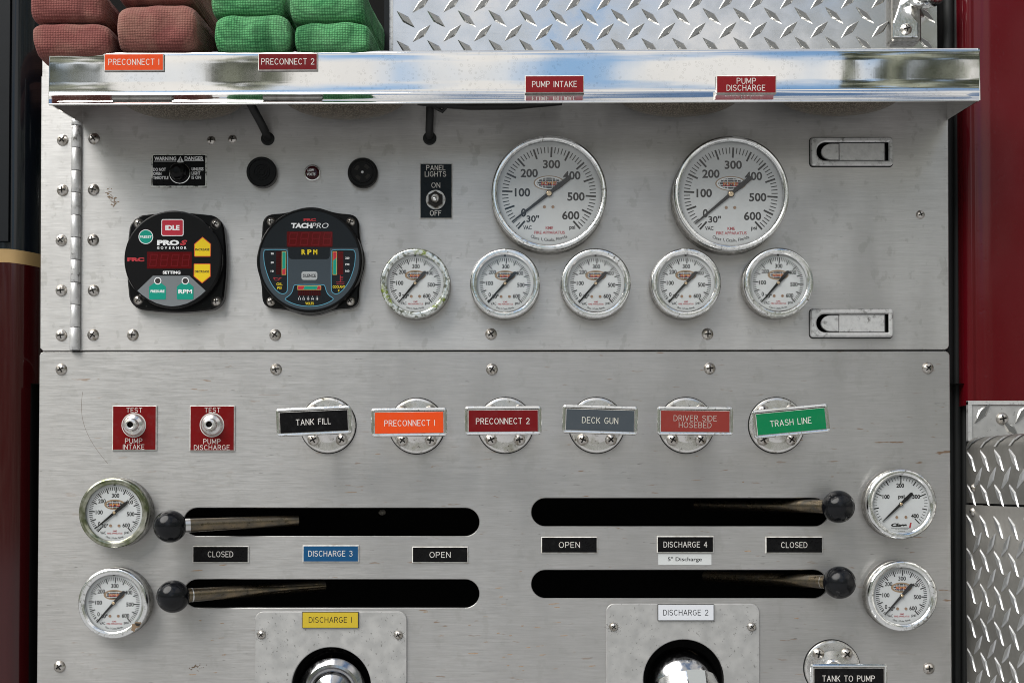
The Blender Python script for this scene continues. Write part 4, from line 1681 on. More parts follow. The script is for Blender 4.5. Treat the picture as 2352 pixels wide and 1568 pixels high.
# discharge cover plates
def cover(label, x0, x1, ytop, hole, scr):
    t_ = thing('discharge_cover', label, 'cover plate', (x0 + x1) / 2, ytop, 6)
    (ax, tz), (bx, _) = loc_of(t_, x0, ytop, 6), loc_of(t_, x1, ytop, 6)
    hc = loc_of(t_, hole[0], hole[1], 6)
    mb = MB()
    po = [(ax, -260), (bx, -260)] + arc(bx - 19, tz - 19, 19, 19, 0, 90, 8) + arc(ax + 19, tz - 19, 19, 19, 90, 180, 8)
    mb.prism(po, 0, 6, 'galvanised', 1.6, [circ(*hc, hole[2], 64)])
    mb.build('plate', t_)
    mbh = MB()
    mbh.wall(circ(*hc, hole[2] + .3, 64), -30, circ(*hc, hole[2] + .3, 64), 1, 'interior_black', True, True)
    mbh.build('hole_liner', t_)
    for p in scr:
        x, z = loc_of(t_, p[0], p[1], 8)
        screw(t_, x, z, 6, SCREW_S)
        # black corrosion specks round the screw
        sp = MB()
        for k in range(60):
            a_, r_ = rs.uniform(0, 2 * PI), abs(rs.gauss(0, 4.2)) + 10
            xx, zz, q = x + r_ * math.cos(a_), z + r_ * math.sin(a_), rs.uniform(.25, .75)
            sp.flat(circ(xx, zz, q, 6, rs.random()), 6.1 + k * .003, 'recess_dark')
        sp.build('corrosion', t_)
    return t_


cover('mottled galvanised cover plate under the yellow DISCHARGE 1 plate', 585.5, 934.5, 1403.5, (761, 1577, 91), ((600, 1457), (915, 1457.5)))
cover('mottled galvanised cover plate under the white DISCHARGE 2 plate', 1392, 1744.5, 1385.5, (1570.5, 1561, 92.5), ((1409.5, 1439), (1727, 1439)))
name_plate('yellow DISCHARGE 1 plate on the left galvanised cover', 694, 823, 1404.5, 1441.5, 'laminate_yellow', [('DISCHARGE I', 0, .5, 12, 97)], 6, core='ink_black', ink='ink_black', bev=1.2)
name_plate('white DISCHARGE 2 plate on the right galvanised cover', 1511, 1640, 1387, 1424.5, 'laminate_pale', [('DISCHARGE 2', -.5, 0, 12, 102)], 6, core='ink_black', ink='ink_black', bev=1.2)

va = thing('chrome_outlet', 'round chrome outlet cap inside the left galvanised cover', 'outlet cap', 762, 1590, -10, base=-112)
mb = MB()
prof = [(70, 0), (84, 40), (86, 60), (84, 78), (78, 90), (64, 98), (58, 99), (54, 96), (50, 96), (42, 104), (24, 112), (0, 114)]
mb.lathe(prof, 'outlet_chrome', 72)
mb.build('cap', va)
mb = MB()
mb.lathe([(88, -20), (90, 0), (90, 14), (84, 22)], 'outlet_chrome', 64, cap=False)
mb.build('collar', va)
vb = thing('chrome_elbow', 'chrome outlet elbow with a strip of white tape inside the right cover', 'outlet', 1570, 1572, -20, base=-105)
mb = MB()
mb.ball((0, 0, 60), 84, 'outlet_chrome', 64, 32, sd=.9)
mb.build('body', vb)
mb = MB()
path = [(0, 20 - 12 * k, 70 + 6 * k) for k in range(2)]
mb.tube([(2, 5, 96), (6, -30, 118), (8, -90, 140)], [74, 80, 82], 'chrome', 64)
mb.build('collar', vb)
mb = MB()
(tx, tz) = loc_of(vb, 1605, 1553, 130)
mb.tube([(2, -2, 104), (6, -36, 126), (8, -96, 148)], [66, 76, 78], 'laminate_white', 64)
mb.prism([(tx - 20, tz + 8), (tx - 8, tz - 60), (tx + 28, tz - 64), (tx + 21, tz + 6), (tx + 4, tz + 9)][::1], 186, 187, 'white_tape')
mb.build('tape', vb)


# ================================================================== PULL HANDLES
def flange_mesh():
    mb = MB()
    mb.lathe([(65.6, -1), (65.6, .6), (62, .7)], 'black_rubber_and_shade', 64)  # black ring added for grime and contact shade around the flange
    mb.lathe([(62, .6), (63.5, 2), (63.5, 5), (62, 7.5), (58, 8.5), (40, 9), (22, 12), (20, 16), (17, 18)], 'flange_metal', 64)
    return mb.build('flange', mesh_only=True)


FLG = flange_mesh()
HD = 150.0


def handle_frame(w, h):
    mb = MB()
    po = rrect(-w / 2, w / 2, -h / 2, h / 2, 7.5, 6)
    inn = offset(po, 8.0)
    mid = offset(po, 3.5)
    mb.wall(offset(po, 1.5), -12, po, -9, 'chrome', True)
    mb.wall(po, -9, po, -3, 'chrome', True)
    mb.wall(po, -3, offset(po, 1.0), -.8, 'chrome', True)
    mb.wall(offset(po, 1.0), -.8, mid, 0, 'chrome', True)
    mb.wall(mid, 0, offset(po, 6.0), -.5, 'chrome', True)
    mb.wall(offset(po, 6.0), -.5, inn, -5, 'flange_metal', True)
    mb.flat(offset(po, 1.5)[::-1], -12, 'chrome')
    mb.flat(inn, -5, 'recess_dark')
    return mb.build('frame', mesh_only=True)


def pull(label, fx, fy, hx_, hy_, w, h, rot, face, lines, ink='engraved_white', lower=False):
    t_ = thing('pull_handle', label, 'pull handle', fx, fy, 8, 'labelled pull handles')
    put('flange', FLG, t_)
    dxs = 32.2
    for sx_ in (-1, 1):
        for sz_ in (-1, 1):
            screw(t_, sx_ * dxs, sz_ * 33, 7.5, SCREW_L)
    cx_, cz_ = loc_of(t_, hx_, hy_, HD)
    k = 1 - HD / FPX
    w, h = w * k, h * k
    mb = MB()
    mb.tube([(0, 0, 8), (cx_ * .3, cz_ * .3, 60), (cx_ * .75, cz_ * .75, HD - 11)], [11.5, 10.5, 10.5], 'chrome', 24)
    mb.tube([(cx_ * .7, cz_ * .7, HD - 26), (cx_ * .8, cz_ * .8, HD - 11)], [15, 17], 'chrome', 24)
    mb.build('stem', t_)
    fr_ = put('frame', handle_frame(w, h), t_, (cx_, cz_, HD), rot)
    mb = MB()
    pw, ph = w - 14.5, h - 14.5
    mb.prism(rrect(-pw / 2, pw / 2, -ph / 2 - 1, ph / 2 - 1, 0), -5, -1.6, face, 1.1, side='laminate_white', bevmat='laminate_white')
    for s, x, z, hh_, ww in lines:
        engrave(mb, s, x * k, z * k, hh_ * k, ww * k, -1.45, ink)
    mb.build('name_plate', t_, (cx_, cz_, HD), rot)
    return t_


pull('pull handle with black TANK FILL insert, its frame set left of the flange', 752.5, 976, 720.5, 966.5, 173.5, 65, R(2.6), 'laminate_black', [('TANK FILL', -1, -1.5, 12.5, 79)])
pull('pull handle with bright orange PRECONNECT 1 insert', 957, 977.5, 939.5, 969, 175, 66, R(.7), 'laminate_orange', [('PRECONNECT I', 1, -2, 12.5, 115)])
pull('pull handle with deep red PRECONNECT 2 insert and crisp white letters', 1160.7, 976, 1155.7, 965, 177, 66.5, R(.4), 'laminate_dark_red', [('PRECONNECT 2', -1, -1.5, 12.5, 122)])
pull('pull handle with dark grey DECK GUN insert', 1370.7, 976, 1378.5, 963.5, 174, 66, R(-1.7), 'laminate_grey', [('DECK GUN', 0, -1.5, 13, 82)], ink='engraved_grey')
pull('pull handle with faded red DRIVER SIDE HOSEBED insert', 1577, 976, 1597, 966, 175.5, 66, R(-.5), 'laminate_faded_red', [('DRIVER SIDE', 0, 6, 12, 98), ('HOSEBED', 0, -9.5, 12, 74)], ink='engraved_dim')
pull('pull handle with green TRASH LINE insert, tilted up to the right', 1784.7, 976, 1817.5, 966.5, 176, 66, R(5.4), 'laminate_green', [('TRASH LINE', -1, -2, 13, 94)])
pull('pull handle with black TANK TO PUMP insert in the bottom right corner', 1912.3, 1534, 1950.5, 1557.5, 177, 67, 0.0, 'laminate_black', [('TANK TO PUMP', -1, 0, 12.5, 119)])


# ================================================================== TEST PORTS
def test_port(label, x0, x1, y0, y1, cx_, cy_, last, lw):
    t_ = thing('test_port', label, 'test port', (x0 + x1) / 2, (y0 + y1) / 2, 5, 'red test port plates')
    w, h = x1 - x0, y1 - y0
    mb = MB()
    plate_mesh(mb, w, h, 'laminate_test_red', 'laminate_white', 0, 5, 2)
    X, Z = loc_of(t_, cx_, cy_, 5)
    engrave(mb, 'TEST', X + 1, h / 2 - 10.5, 10.3, 35, 5.15, 'engraved_white')
    engrave(mb, 'PUMP', X, -h / 2 + 22, 10.5, 38.5, 5.15, 'engraved_white')
    engrave(mb, last, X, -h / 2 + 8.3, 10.3, lw, 5.15, 'engraved_white')
    mb.lathe([(28, 5.0), (28, 5.3), (26, 5.3)], 'engraved_white', 48, X, Z)
    mb.build('plate', t_)
    mb = MB()
    mb.lathe([(26, 5.4), (25.5, 8), (22, 13), (15, 18), (14, 21), (15, 22), (15, 30), (13, 33), (9, 34), (7, 33.5)], 'flange_metal', 48, X, Z, cap=False)
    mb.lathe([(7, 33.5), (6.5, 24), (0, 24)], 'recess_dark', 6, X, Z, smooth=False)
    mb.build('fitting', t_)


test_port('red TEST PUMP INTAKE plate around a metal port', 257.6, 359.4, 931, 1034, 307.3, 976, 'INTAKE', 48)
test_port('red TEST PUMP DISCHARGE plate around a metal port', 435.4, 539, 930.7, 1035.4, 486.8, 975.5, 'DISCHARGE', 81)


# ================================================================== LEVERS
def lever(label, kx, ky, kd, pts, group='valve levers with ball knobs'):
    t_ = thing('valve_lever', label, 'lever', kx, ky, kd, group)
    kp = (*loc_of(t_, kx, ky, kd), kd)
    mb = MB()
    mb.ball(kp, 36.6, 'knob_black', 56, 28)
    mb.build('knob', t_)
    P_ = [(*loc_of(t_, px, py, d), d) for px, py, d in pts]
    mb = MB()
    mb.tube([kp] + P_, [16.0] + [12.5] * len(P_), 'lever_bronze', 22)
    a_, b_ = Vector(kp), Vector(P_[0])
    dr_ = (b_ - a_).normalized()
    mb.tube([tuple(a_ + dr_ * 30), tuple(a_ + dr_ * 44)], 15.6, 'lever_collar', 22)
    mb.build('rod', t_)


lever('upper left lever, black ball knob beside the green tinted gauge', 390.7, 1208, 62, ((685, 1194.5, -30),))
lever('lower left lever, black ball knob beside the chipped gauge', 397.7, 1369, 62, ((745, 1344, -120),))
lever('upper right lever, black ball knob beside the gauge reading to 400', 1925.3, 1163, 62, ((1600, 1157, -210),))
lever('lower right lever, black ball knob above the TANK TO PUMP handle', 1928, 1337, 62, ((1620, 1322, -210),))


# ================================================================== LATCHES
def latch(label, x0, x1, y0, y1):
    t_ = thing('paddle_latch', label, 'latch', (x0 + x1) / 2, (y0 + y1) / 2, 7, 'recessed paddle latches')
    w, h = x1 - x0, y1 - y0
    a0, a1 = -w / 2 + 13.7, w / 2 - 10.7
    b0, b1 = -21.3, 21.3
    hole = arc(a0 + 20, b1 - 20.5, 20, 20.5, 90, 180, 8) + arc(a0 + 20, b0 + 20.5, 20, 20.5, 180, 270, 8)
    hole = arc(a0 + 20, b0 + 20.8, 20, 20.8, 180, 270, 8) + [(a1, b0), (a1, b1)] + arc(a0 + 20, b1 - 20.8, 20, 20.8, 90, 180, 8)
    mb = MB()
    mb.prism(rrect(-w / 2, w / 2, -h / 2, h / 2, 8, 5), -3, 11, 'cast_metal', 3.0, [hole])
    mb.build('frame', t_)
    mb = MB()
    mb.prism(rrect(-w / 2 - 1.6, w / 2 + 1.6, -h / 2 - 2.2, h / 2 + 1.4, 9, 5), -3, .5, 'black_rubber_and_shade', 0, [hole])  # black rim painted in as the shadow outline around the latch
    mb.build('shadow_rim', t_)
    mb = MB()
    mb.wall(hole, -60, hole, 6, 'interior_black', False, True)
    mb.flat(hole, -60, 'interior_black')
    mb.build('pocket', t_)
    mb = MB()
    xs = a0 + 53
    l_ = a0 + 12
    tongue = [(xs, b0 + 2), (xs, b1 - 2)] + arc(l_ + 24, 0, 24, b1 - 2, 90, 270, 14)
    tongue = tongue[:2] + tongue[2:]
    po = [(xs - .6, b0 + 2), (xs - .6, b1 - 2)] + arc(l_ + 24, 0, 24, b1 - 2, 90, 270, 14)
    mb.prism(po, -3, 5, 'cast_metal', 1.2)
    mb.prism(rrect(xs + .6, a1 - 8, b0 + 1, b1 - 1, 0), -3, 5, 'cast_metal', 1.0)
    mb.add([(a1 - 8, b0 + 1, 4), (a1 - 4, b0 + 1, -4), (a1 - 4, b1 - 1, -4), (a1 - 8, b1 - 1, 4)], [[0, 1, 2, 3]], 'cast_metal')
    mb.build('paddle', t_)


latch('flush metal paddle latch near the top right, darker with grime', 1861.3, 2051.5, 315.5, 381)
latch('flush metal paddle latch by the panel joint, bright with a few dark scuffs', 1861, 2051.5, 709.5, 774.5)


# ================================================================== WARNING PLATE, BUZZERS, LAMP, SWITCH
wp = thing('warning_light', 'black WARNING DANGER plate around a black push lamp', 'warning plate', 411, 392, 3)
mb = MB()
mb.prism(rrect(-64, 64, -39, 39, 0), 0, 2, 'plate_worn_border', .5)
mb.flat(rrect(-60.5, 60.5, -35, 36, 2.5, 3), 2.15, 'laminate_black')


def wx(x):
    return (x / 10.455 * .784 + 420 * .784) - 411


def wz(y):
    return 392 - (y / 10.455 * .784 + 420 * .784)


K = 'print_white'
text(mb, 'WARNING', wx(665), wz(465), 9.0, 50.5, 2.3, K, .03)
text(mb, 'DANGER', wx(1548), wz(457), 9.0, 43.5, 2.3, K, .03)
mb.stroke([(wx(325), wz(547)), (wx(990), wz(547))], 1.2, 2.3, K)
mb.stroke([(wx(1262), wz(534)), (wx(1838), wz(534))], 1.2, 2.3, K)
mb.flat([(wx(1015), wz(577)), (wx(1240), wz(577)), (wx(1128), wz(388))], 2.3, K)
text(mb, '!', wx(1128), wz(492), 9.2, 2.6, 2.45, 'ink_black', .03)
for s, xa_, xb_, y in (('DO NOT', 295, 685, 800), ('OPEN', 295, 548, 928), ('THROTTLE', 295, 765, 1055), ('UNLESS', 1478, 1842, 785), ('LIGHT', 1478, 1745, 915), ('IS ON', 1478, 1768, 1045)):
    text(mb, s, wx((xa_ + xb_) / 2), wz(y), 7.4, (xb_ - xa_) / 10.455 * .784, 2.3, K, .03)
mb.build('plate', wp)
X, Z = loc_of(wp, 413, 398, 4)
mb = MB()
mb.lathe([(24.3, 2), (24.3, 4.5), (23, 5.5), (21.8, 4.5)], 'chrome', 48, X, Z, cap=False)
mb.build('ring', wp)
mb = MB()
mb.lathe([(21.8, 2), (21.5, 6), (20, 7), (20, 10), (18.6, 11), (18.6, 20), (18, 27), (15, 31), (8, 34), (0, 34.5)], 'black_housing', 40, X, Z)
mb.build('push_lamp', wp)


def buzzer(label, px, py, r, kind):
    t_ = thing('warning_buzzer', label, 'buzzer', px, py, 18)
    mb = MB()
    if kind:
        mb.lathe([(r * 1.02, -1), (r * 1.02, 12), (r, 17), (r * .93, 20), (r * .86, 20), (r * .84, 17), (r * .74, 17), (r * .72, 19), (r * .66, 19)], 'black_matte', 64)
        for k in range(90):
            a_ = 2 * PI * k / 90
            ca, sa = math.cos(a_), math.sin(a_)
            mb.box(r * 1.02 * ca - .7, r * 1.02 * ca + .7, r * 1.02 * sa - .7, r * 1.02 * sa + .7, 8, 16, 'black_matte')
        mb.build('body', t_)
        mb = MB()
        for k in range(4):
            a0 = 30 + k * 90
            po = arc(0, 0, r * .60, r * .60, a0, a0 + 42, 6) + arc(0, 0, r * .36, r * .36, a0 + 42, a0, 6)
            mb.flat(po, 19.2, 'recess_dark')
            mb.stroke(arc(0, 0, r * .62, r * .62, a0, a0 + 42, 6), .9, 19.6, 'black_housing')
        mb.lathe([(r * .1, 19), (r * .08, 21), (0, 21.5)], 'cast_metal', 16)
        mb.build('grille', t_)
    else:
        mb.lathe([(r * 1.0, -1), (r * 1.0, 14), (r * .985, 18), (r * .94, 20), (r * .82, 20), (r * .80, 17), (r * .60, 17)], 'black_housing', 64)
        mb.build('body', t_)
        mb = MB()
        for q in (.50, .34, .18):
            mb.lathe([(r * (q + .05), 17.2), (r * (q + .035), 18.6), (r * (q - .035), 18.6), (r * (q - .05), 17.2)], 'black_housing', 40, cap=False)
        for a_ in (150, 30, 270):
            mb.stroke([(r * .1 * math.cos(R(a_)), r * .1 * math.sin(R(a_))), (r * .58 * math.cos(R(a_)), r * .58 * math.sin(R(a_)))], 1.8, 18.3, 'black_housing')
        mb.build('grille', t_)


buzzer('round black buzzer with concentric ring grille, right of the warning plate', 600.5, 394.5, 35, 0)
buzzer('round black buzzer with four vent slots, left of the panel lights switch', 832.5, 395.5, 33, 1)

lv = thing('low_volts_lamp', 'small maroon LOW VOLTS lamp in a chrome ring between the buzzers', 'indicator lamp', 717.5, 397, 6)
mb = MB()
mb.lathe([(19.5, -1), (19.5, 5), (18.4, 7.5), (16.5, 8), (15.2, 6.5)], 'chrome', 48, cap=False)
mb.build('ring', lv)
mb = MB()
mb.lathe([(15.3, 3), (15.2, 7), (11, 8.6), (0, 9.2)], 'lens_maroon', 40)
text(mb, 'LOW', -3, 5.2, 6.4, 15, 9.6, 'print_white', .04, shear=.1)
text(mb, 'VOLTS', -2.5, -4.2, 6.4, 20, 9.6, 'print_white', .04, shear=.1)
mb.build('lens', lv)

sw = thing('panel_lights_switch', 'black PANEL LIGHTS plate with a metal on off toggle switch', 'switch', 1001.5, 439, 4)
mb = MB()
plate_mesh(mb, 75, 127.5, 'switch_plate_black', 'laminate_white', 0, 4, 1.6)
for s, x, y, hh_, ww in (('PANEL', 1001, 385.5, 10.8, 43), ('LIGHTS', 1000.3, 400, 10.8, 48), ('ON', 1001, 425.5, 11, 19), ('OFF', 1000.5, 489.5, 11, 25)):
    X, Z = loc_of(sw, x, y, 4)
    engrave(mb, s, X, Z, hh_, ww, 4.15, 'engraved_white', 1.5)
mb.build('plate', sw)
X, Z = loc_of(sw, 1000.5, 458.5, 6)
mb = MB()
mb.lathe([(22.5, 3.9), (22.5, 5.2), (15, 5.2)], 'screw_steel', 48, X, Z)
mb.prism(circ(X, Z, 18.5, 6, R(30)), 5.2, 15, 'recess_dark', 1.5)
mb.build('nut', sw)
mb = MB()
mb.lathe([(9.5, 15), (9.5, 24), (8, 26)], 'screw_steel', 28, X, Z)
mb.tube([(X, Z, 22), (X + .5, Z - 5, 40), (X + .5, Z - 8, 50)], [4.2, 4.6, 5.4], 'chrome', 16)
mb.ball((X + .5, Z - 8.2, 50.5), 5.4, 'chrome', 20, 10)
mb.build('toggle', sw)


# ================================================================== GOVERNOR DISPLAY
gv = thing('governor_display', 'black square governor display with red, teal and yellow keys', 'display unit', 397, 595, 46)
FX, FZ = loc_of(gv, 396.5, 595, 46)
BX, BZ = loc_of(gv, 405.5, 602.5, 22)


def sq_outline(cx_, cz_, hs, rc, bulge, n=8):
    po = []
    base_ = rrect(-hs, hs, -hs, hs, rc, n)
    # subdivide the straight edges so they bow outward
    res = []
    for i, p in enumerate(base_):
        q = base_[(i + 1) % len(base_)]
        L_ = math.hypot(q[0] - p[0], q[1] - p[1])
        res.append(p)
        if L_ > hs:
            for k in range(1, 12):
                t = k / 12
                x, z = p[0] + (q[0] - p[0]) * t, p[1] + (q[1] - p[1]) * t
                b_ = bulge * math.sin(PI * t)
                if abs(p[0] - q[0]) > abs(p[1] - q[1]):
                    z += math.copysign(b_, z)
                else:
                    x += math.copysign(b_, x)
                res.append((x, z))
    return [(cx_ + x, cz_ + z) for x, z in res]


mb = MB()
o1 = sq_outline(BX, BZ, 109, 38, 5)
mb.wall(o1, -1, o1, 20, 'black_housing', True)
mb.wall(o1, 20, offset(o1, 4), 25, 'black_housing', True)
mb.flat(offset(o1, 4), 25, 'black_housing')
mb.lathe([(112, 25), (111.5, 40), (109.5, 45), (107, 45.6)], 'black_housing', 80, FX, FZ)
mb.build('housing', gv)
for sx_, sz_ in ((-86, -87), (92, -90), (-86, 88), (90, 88)):
    mb = MB()
    mb.lathe([(12, 25.3), (12, 25.6)], 'recess_dark', 24, BX + sx_, BZ + sz_)
    mb.build('screw_well', gv)
    screw(gv, BX + sx_, BZ + sz_, 25.4, SCREW_S)


def gq(x, y):
    return (FX + (x - 740) * .165, FZ - (y - 755) * .165)


def gpoly(*pts):
    res = [gq(x, y) for x, y in pts]
    ar = sum(res[i - 1][0] * res[i][1] - res[i][0] * res[i - 1][1] for i in range(len(res)))
    return res if ar > 0 else res[::-1]


def grr(x0, x1, y0, y1, r):
    (a_, b_), (c_, d_) = gq(x0, y1), gq(x1, y0)
    return rrect(a_, c_, b_, d_, r * .165, 4)


fa = MB()
D0 = 45.7
fa.flat(circ(FX, FZ, 106.5, 80), D0, 'face_black')
fa.flat(gpoly((470, 985), (970, 985), (1195, 1190), (1130, 1250), (1040, 1315), (940, 1365), (830, 1395), (735, 1405), (640, 1395), (520, 1362), (410, 1308), (320, 1245), (258, 1190)), D0 + .15, 'key_grey')


def gtext(s, x0, x1, y0, y1, mat, d, bold=.03, shear=0.0):
    cx_, cz_ = gq((x0 + x1) / 2, (y0 + y1) / 2)
    text(fa, s, cx_, cz_, (y1 - y0) * .165, (x1 - x0) * .165, d, mat, bold, shear)


gtext('FRC', 117, 350, 733, 787, 'print_red', D0 + .15, .06)
gtext('PRO', 525, 828, 492, 565, 'print_white', D0 + .15, .06)
gtext('S', 838, 940, 492, 565, 'print_red', D0 + .15, .06, .3)
for k, ch in enumerate('GOVERNOR'):
    cx_, cz_ = gq(540 + k * 53.5, 600)
    text(fa, ch, cx_, cz_, 5.8, None, D0 + .15, 'print_white', .03)
gtext('SETTING', 605, 848, 918, 960, 'print_white', D0 + .15, .04)
fa.build('face', gv)

fa = MB()
fa.prism(grr(388, 1002, 655, 887, 4), D0, D0 + .4, 'led_red')
for k in range(4):
    cx_, cz_ = gq(470 + k * 148, 772)
    engrave(fa, '8', cx_, cz_, 26, 15, D0 + .5, 'led_segment', 2.2)
fa.build('screen', gv)


def key(build):
    global fa
    fa = MB()
    build()
    fa.build('key', gv)


def k_idle():
    fa.prism(grr(583, 888, 205, 437, 26), D0, D0 + .5, 'print_white')
    fa.flat(grr(593, 878, 216, 427, 18), D0 + .62, 'key_red')
    gtext('IDLE', 638, 833, 288, 358, 'print_white', D0 + .75, .05)


def k_preset():
    cx_, cz_ = gq(370, 448)
    fa.prism(circ(cx_, cz_, 16.5, 36), D0, D0 + .5, 'print_white')
    fa.flat(circ(cx_, cz_, 15, 36), D0 + .62, 'key_teal')
    gtext('PRESET', 288, 453, 433, 466, 'print_white', D0 + .75, .02)


def k_inc():
    fa.prism(gpoly((1150, 448), (1267, 545), (1265, 712), (1255, 722), (1045, 722), (1035, 712), (1034, 548)), D0, D0 + .5, 'key_orange')
    fa.flat(gpoly((1150, 462), (1257, 551), (1255, 708), (1250, 712), (1050, 712), (1045, 708), (1044, 553)), D0 + .62, 'key_yellow')
    gtext('INCREASE', 1050, 1246, 608, 641, 'ink_black', D0 + .75, .03)


def k_dec():
    fa.prism(gpoly((1147, 1090), (1264, 995), (1262, 826), (1254, 816), (1040, 816), (1031, 826), (1030, 995)), D0, D0 + .5, 'key_orange')
    fa.flat(gpoly((1147, 1076), (1254, 989), (1252, 831), (1247, 826), (1046, 826), (1041, 831), (1040, 989)), D0 + .62, 'key_yellow')
    gtext('DECREASE', 1046, 1244, 911, 943, 'ink_black', D0 + .75, .03)


def k_tab(x0, s, tx0, tx1, ty0, ty1, cxp):
    def f_():
        fa.prism(gpoly((x0, 1300), (x0 + 12, 1310), (x0 + 218, 1310), (x0 + 229, 1300), (x0 + 229, 1135), (x0 + 165, 1085), (x0 + 65, 1085), (x0, 1135)), D0 + .2, D0 + .6, 'key_teal')
        gtext(s, tx0, tx1, ty0, ty1, 'print_white', D0 + .75, .03)
        cx_, cz_ = gq(cxp, 1055)
        fa.flat(circ(cx_, cz_, 8.2, 28), D0 + .72, 'print_white')
        fa.flat(circ(cx_, cz_, 6.2, 28), D0 + .84, 'lens_dark')
    return f_


for f_ in (k_idle, k_preset, k_inc, k_dec, k_tab(420, 'PRESSURE', 440, 632, 1180, 1217, 538), k_tab(800, 'RPM', 822, 1010, 1173, 1230, 916)):
    key(f_)

# ================================================================== TACHOMETER DISPLAY
tv = thing('tachometer_display', 'round black tachometer display with four screw lugs', 'display unit', 711, 597, 44)
FX2, FZ2 = loc_of(tv, 710.6, 597, 44)
BX2, BZ2 = loc_of(tv, 713.5, 599.5, 22)
mb = MB()
po = []
for k in range(144):
    a_ = k * 2.5
    r_ = 123.5
    dd = min(abs(((a_ - q + 180) % 360) - 180) for q in (44, 136, 224, 316))
    r_ += 21 * math.exp(-(dd / 12.0) ** 2) - 1.5 * math.exp(-((dd - 27) / 8) ** 2)
    po.append((BX2 + r_ * math.cos(R(a_)), BZ2 + r_ * math.sin(R(a_))))
mb.wall(po, -1, po, 20, 'black_housing', True)
mb.wall(po, 20, offset(po, 4), 25, 'black_housing', True)
mb.flat(offset(po, 4), 25, 'black_housing')
mb.lathe([(121, 25), (119, 40), (116.5, 44), (113.5, 44), (113, 42)], 'black_housing', 80, FX2, FZ2)
mb.build('housing', tv)
for px, py in ((622.7, 509), (805.5, 509.5), (622.2, 691.9), (804.7, 691.3)):
    x, z = loc_of(tv, px, py, 26)
    screw(tv, x, z, 25, SCREW_S)


def tq(x, y):
    return (FX2 + (x - 745) * .175, FZ2 - (y - 768) * .175)


def tpoly(pts):
    res = [tq(x, y) for x, y in pts]
    ar = sum(res[i - 1][0] * res[i][1] - res[i][0] * res[i - 1][1] for i in range(len(res)))
    return res if ar > 0 else res[::-1]


def trr(x0, x1, y0, y1, r):
    (a_, b_), (c_, d_) = tq(x0, y1), tq(x1, y0)
    return rrect(a_, c_, b_, d_, r * .175, 4)


fa = MB()
D1 = 42.3


def ttext(s, x0, x1, y0, y1, mat, d=None, bold=.02, shear=0.0):
    cx_, cz_ = tq((x0 + x1) / 2, (y0 + y1) / 2)
    text(fa, s, cx_, cz_, (y1 - y0) * .175, (x1 - x0) * .175 if x1 > x0 else None, d or D1 + .6, mat, bold, shear)


fa.flat(circ(FX2, FZ2, 113.5, 80), D1, 'face_navy')
# slate lower field with the dark tab hanging into it
rr_ = 650 * .175
ang0 = math.degrees(math.asin((768 - 612) * .175 / rr_))
fld = [(FX2 + rr_ * math.cos(R(a_)), FZ2 + rr_ * math.sin(R(a_))) for a_ in [180 - ang0 + k * (180 + 2 * ang0) / 60 for k in range(61)]]
tab = [tq(x, y) for x, y in ((1010, 612), (1008, 720), (995, 748), (970, 757), (515, 757), (488, 748), (472, 720), (468, 612))]
fa.flat(fld + tab, D1 + .15, 'face_slate')
ttext('FRC', 667, 828, 226, 262, 'print_red', bold=.06)
ttext('TACH', 507, 780, 286, 353, 'print_white', bold=.05, shear=.08)
ttext('PRO', 775, 990, 286, 353, 'print_white', bold=-.008, shear=.22)
for k, ch in enumerate('RPM'):
    cx_, cz_ = tq(668 + k * 76, 664)
    text(fa, ch, cx_, cz_, 11.6, 9.3, D1 + .6, 'print_yellow', .04)
# oil, coolant and volts fields
oil = [(172, 632), (440, 632), (462, 655), (462, 1150), (450, 1190), (410, 1210), (360, 1200), (290, 1140), (220, 1020), (165, 850), (150, 730), (152, 650)]
cool = [(1050, 632), (1310, 632), (1335, 655), (1342, 720), (1328, 860), (1270, 1030), (1190, 1150), (1120, 1205), (1075, 1210), (1038, 1185), (1027, 1140), (1027, 655)]
vol = [(562, 1085), (925, 1085), (948, 1105), (965, 1180), (1000, 1230), (1055, 1262), (1055, 1285), (960, 1335), (860, 1362), (745, 1372), (620, 1360), (520, 1330), (432, 1285), (432, 1265), (490, 1225), (525, 1180), (540, 1105)]


def smooth(pts, it=2):
    for _ in range(it):
        q = []
        for i in range(len(pts)):
            a_, b_ = pts[i], pts[(i + 1) % len(pts)]
            q += [(a_[0] * .75 + b_[0] * .25, a_[1] * .75 + b_[1] * .25), (a_[0] * .25 + b_[0] * .75, a_[1] * .25 + b_[1] * .75)]
        pts = q
    return pts


for pl in (oil, cool, vol):
    pp = tpoly(smooth(pl))
    fa.flat(pp, D1 + .3, 'face_navy')
    fa.stroke(pp, 1.5, D1 + .45, 'line_cyan', True)


def bar(x0, x1, y0, y1, segs, vert=True):
    fa.flat(trr(x0, x1, y0, y1, 0), D1 + .45, 'print_amber')
    for pl, mt in segs:
        fa.flat(tpoly(pl), D1 + .58, mt)


bar(386, 442, 655, 960, (([(392, 661), (436, 661), (436, 872), (392, 890)], 'key_teal'), ([(392, 892), (436, 874), (436, 954), (392, 954)], 'key_red')))
bar(1046, 1102, 655, 960, (([(1052, 661), (1096, 661), (1096, 735), (1052, 775)], 'key_red'), ([(1052, 777), (1096, 737), (1096, 954), (1052, 954)], 'key_teal')))
bar(591, 897, 1099, 1155, (([(597, 1105), (683, 1105), (665, 1149), (597, 1149)], 'key_red'), ([(685, 1105), (855, 1105), (838, 1149), (667, 1149)], 'key_teal'),
                           ([(857, 1105), (891, 1105), (891, 1149), (840, 1149)], 'key_red')))
for s, y in (('90', 685), ('50', 800), ('10', 912)):
    ttext(s, 243, 280, y - 13, y + 13, 'print_white')
for s, y in (('220', 742), ('190', 825), ('160', 910)):
    ttext(s, 1210, 1263, y - 13, y + 13, 'print_white')
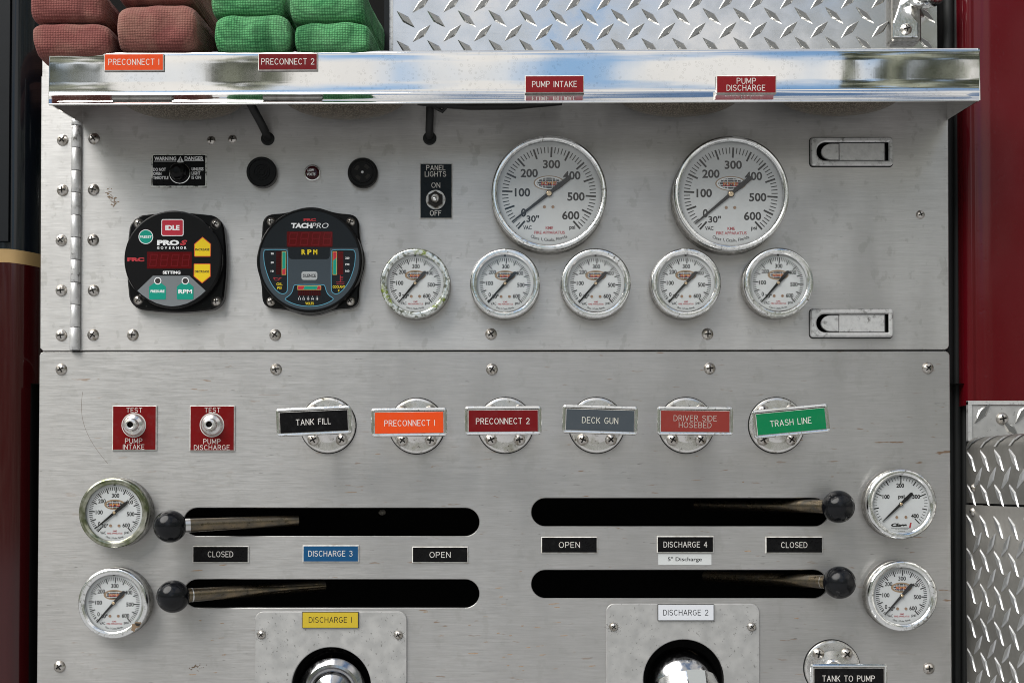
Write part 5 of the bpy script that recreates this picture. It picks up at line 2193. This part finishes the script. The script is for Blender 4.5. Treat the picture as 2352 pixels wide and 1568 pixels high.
ttext('OIL', 317, 395, 1063, 1098, 'print_yellow', bold=.03)
ttext('PSI', 330, 383, 1113, 1147, 'print_yellow')
ttext('COOLANT', 1047, 1207, 1098, 1133, 'print_yellow', bold=.03)
ttext('F', 1117, 1137, 1151, 1179, 'print_yellow')
ttext('VOLTS', 693, 802, 1314, 1349, 'print_yellow', bold=.03)
for k, x in enumerate((617, 672, 730, 787, 845)):
    ttext(str(11 + k), x - 14, x + 14, 1260, 1285, 'print_white')
    cx_, cz_ = tq(x, 1242)
    fa.flat(circ(cx_, cz_, .9, 8), D1 + .6, 'print_white')
# oil can and thermometer symbols
fa.stroke([tq(*p) for p in ((290, 1000), (300, 1032), (345, 1032), (365, 1006), (390, 998), (362, 1000), (345, 1010), (320, 1000), (290, 1000))], .9, D1 + .6, 'print_red')
fa.stroke([tq(*p) for p in ((278, 1010), (278, 996), (290, 994), (296, 1008))], .8, D1 + .64, 'print_red')
fa.stroke([tq(1145, 968), tq(1145, 1052)], 1.3, D1 + .6, 'print_red')
for y in (985, 1004, 1022):
    fa.stroke([tq(1150, y), tq(1178, y)], .9, D1 + .6, 'print_red')
for y in (1052, 1074):
    fa.stroke([tq(1095, y), tq(1112, y + 7), tq(1130, y), tq(1148, y + 7), tq(1166, y), tq(1184, y + 7), tq(1196, y)], .8, D1 + .66, 'print_red')
fa.build('face', tv)

fa = MB()
fa.prism(trr(450, 1043, 397, 596, 12), D1 + .2, D1 + .6, 'led_red')
for k in range(4):
    cx_, cz_ = tq(524 + k * 148, 493)
    engrave(fa, '8', cx_, cz_, 26.5, 16.5, D1 + .7, 'led_segment', 2.5)
fa.build('screen', tv)
fa = MB()
fa.prism(trr(642, 849, 917, 1028, 30), D1 + .2, D1 + 1.0, 'button_silver', .3)
ttext('SILENCE', 663, 829, 950, 993, 'ink_black', D1 + 1.15, .02)
fa.build('key', tv)
for (x0, x1, y0, y1, n, vert) in ((312, 381, 659, 956, 10, 1), (1113, 1184, 659, 956, 10, 1), (597, 891, 1162, 1230, 10, 0)):
    fa = MB()
    fa.prism(trr(x0, x1, y0, y1, 4), D1 + .4, D1 + .7, 'led_bar' if not (x0 > 1000) else 'led_red')
    for k in range(1, n):
        if vert:
            y = y0 + (y1 - y0) * k / n
            fa.stroke([tq(x0 + 4, y), tq(x1 - 4, y)], .8, D1 + .85, 'led_line')
        else:
            x = x0 + (x1 - x0) * k / n
            fa.stroke([tq(x, y0 + 4), tq(x, y1 - 4)], .8, D1 + .85, 'led_line')
    fa.build('bar_graph', tv)
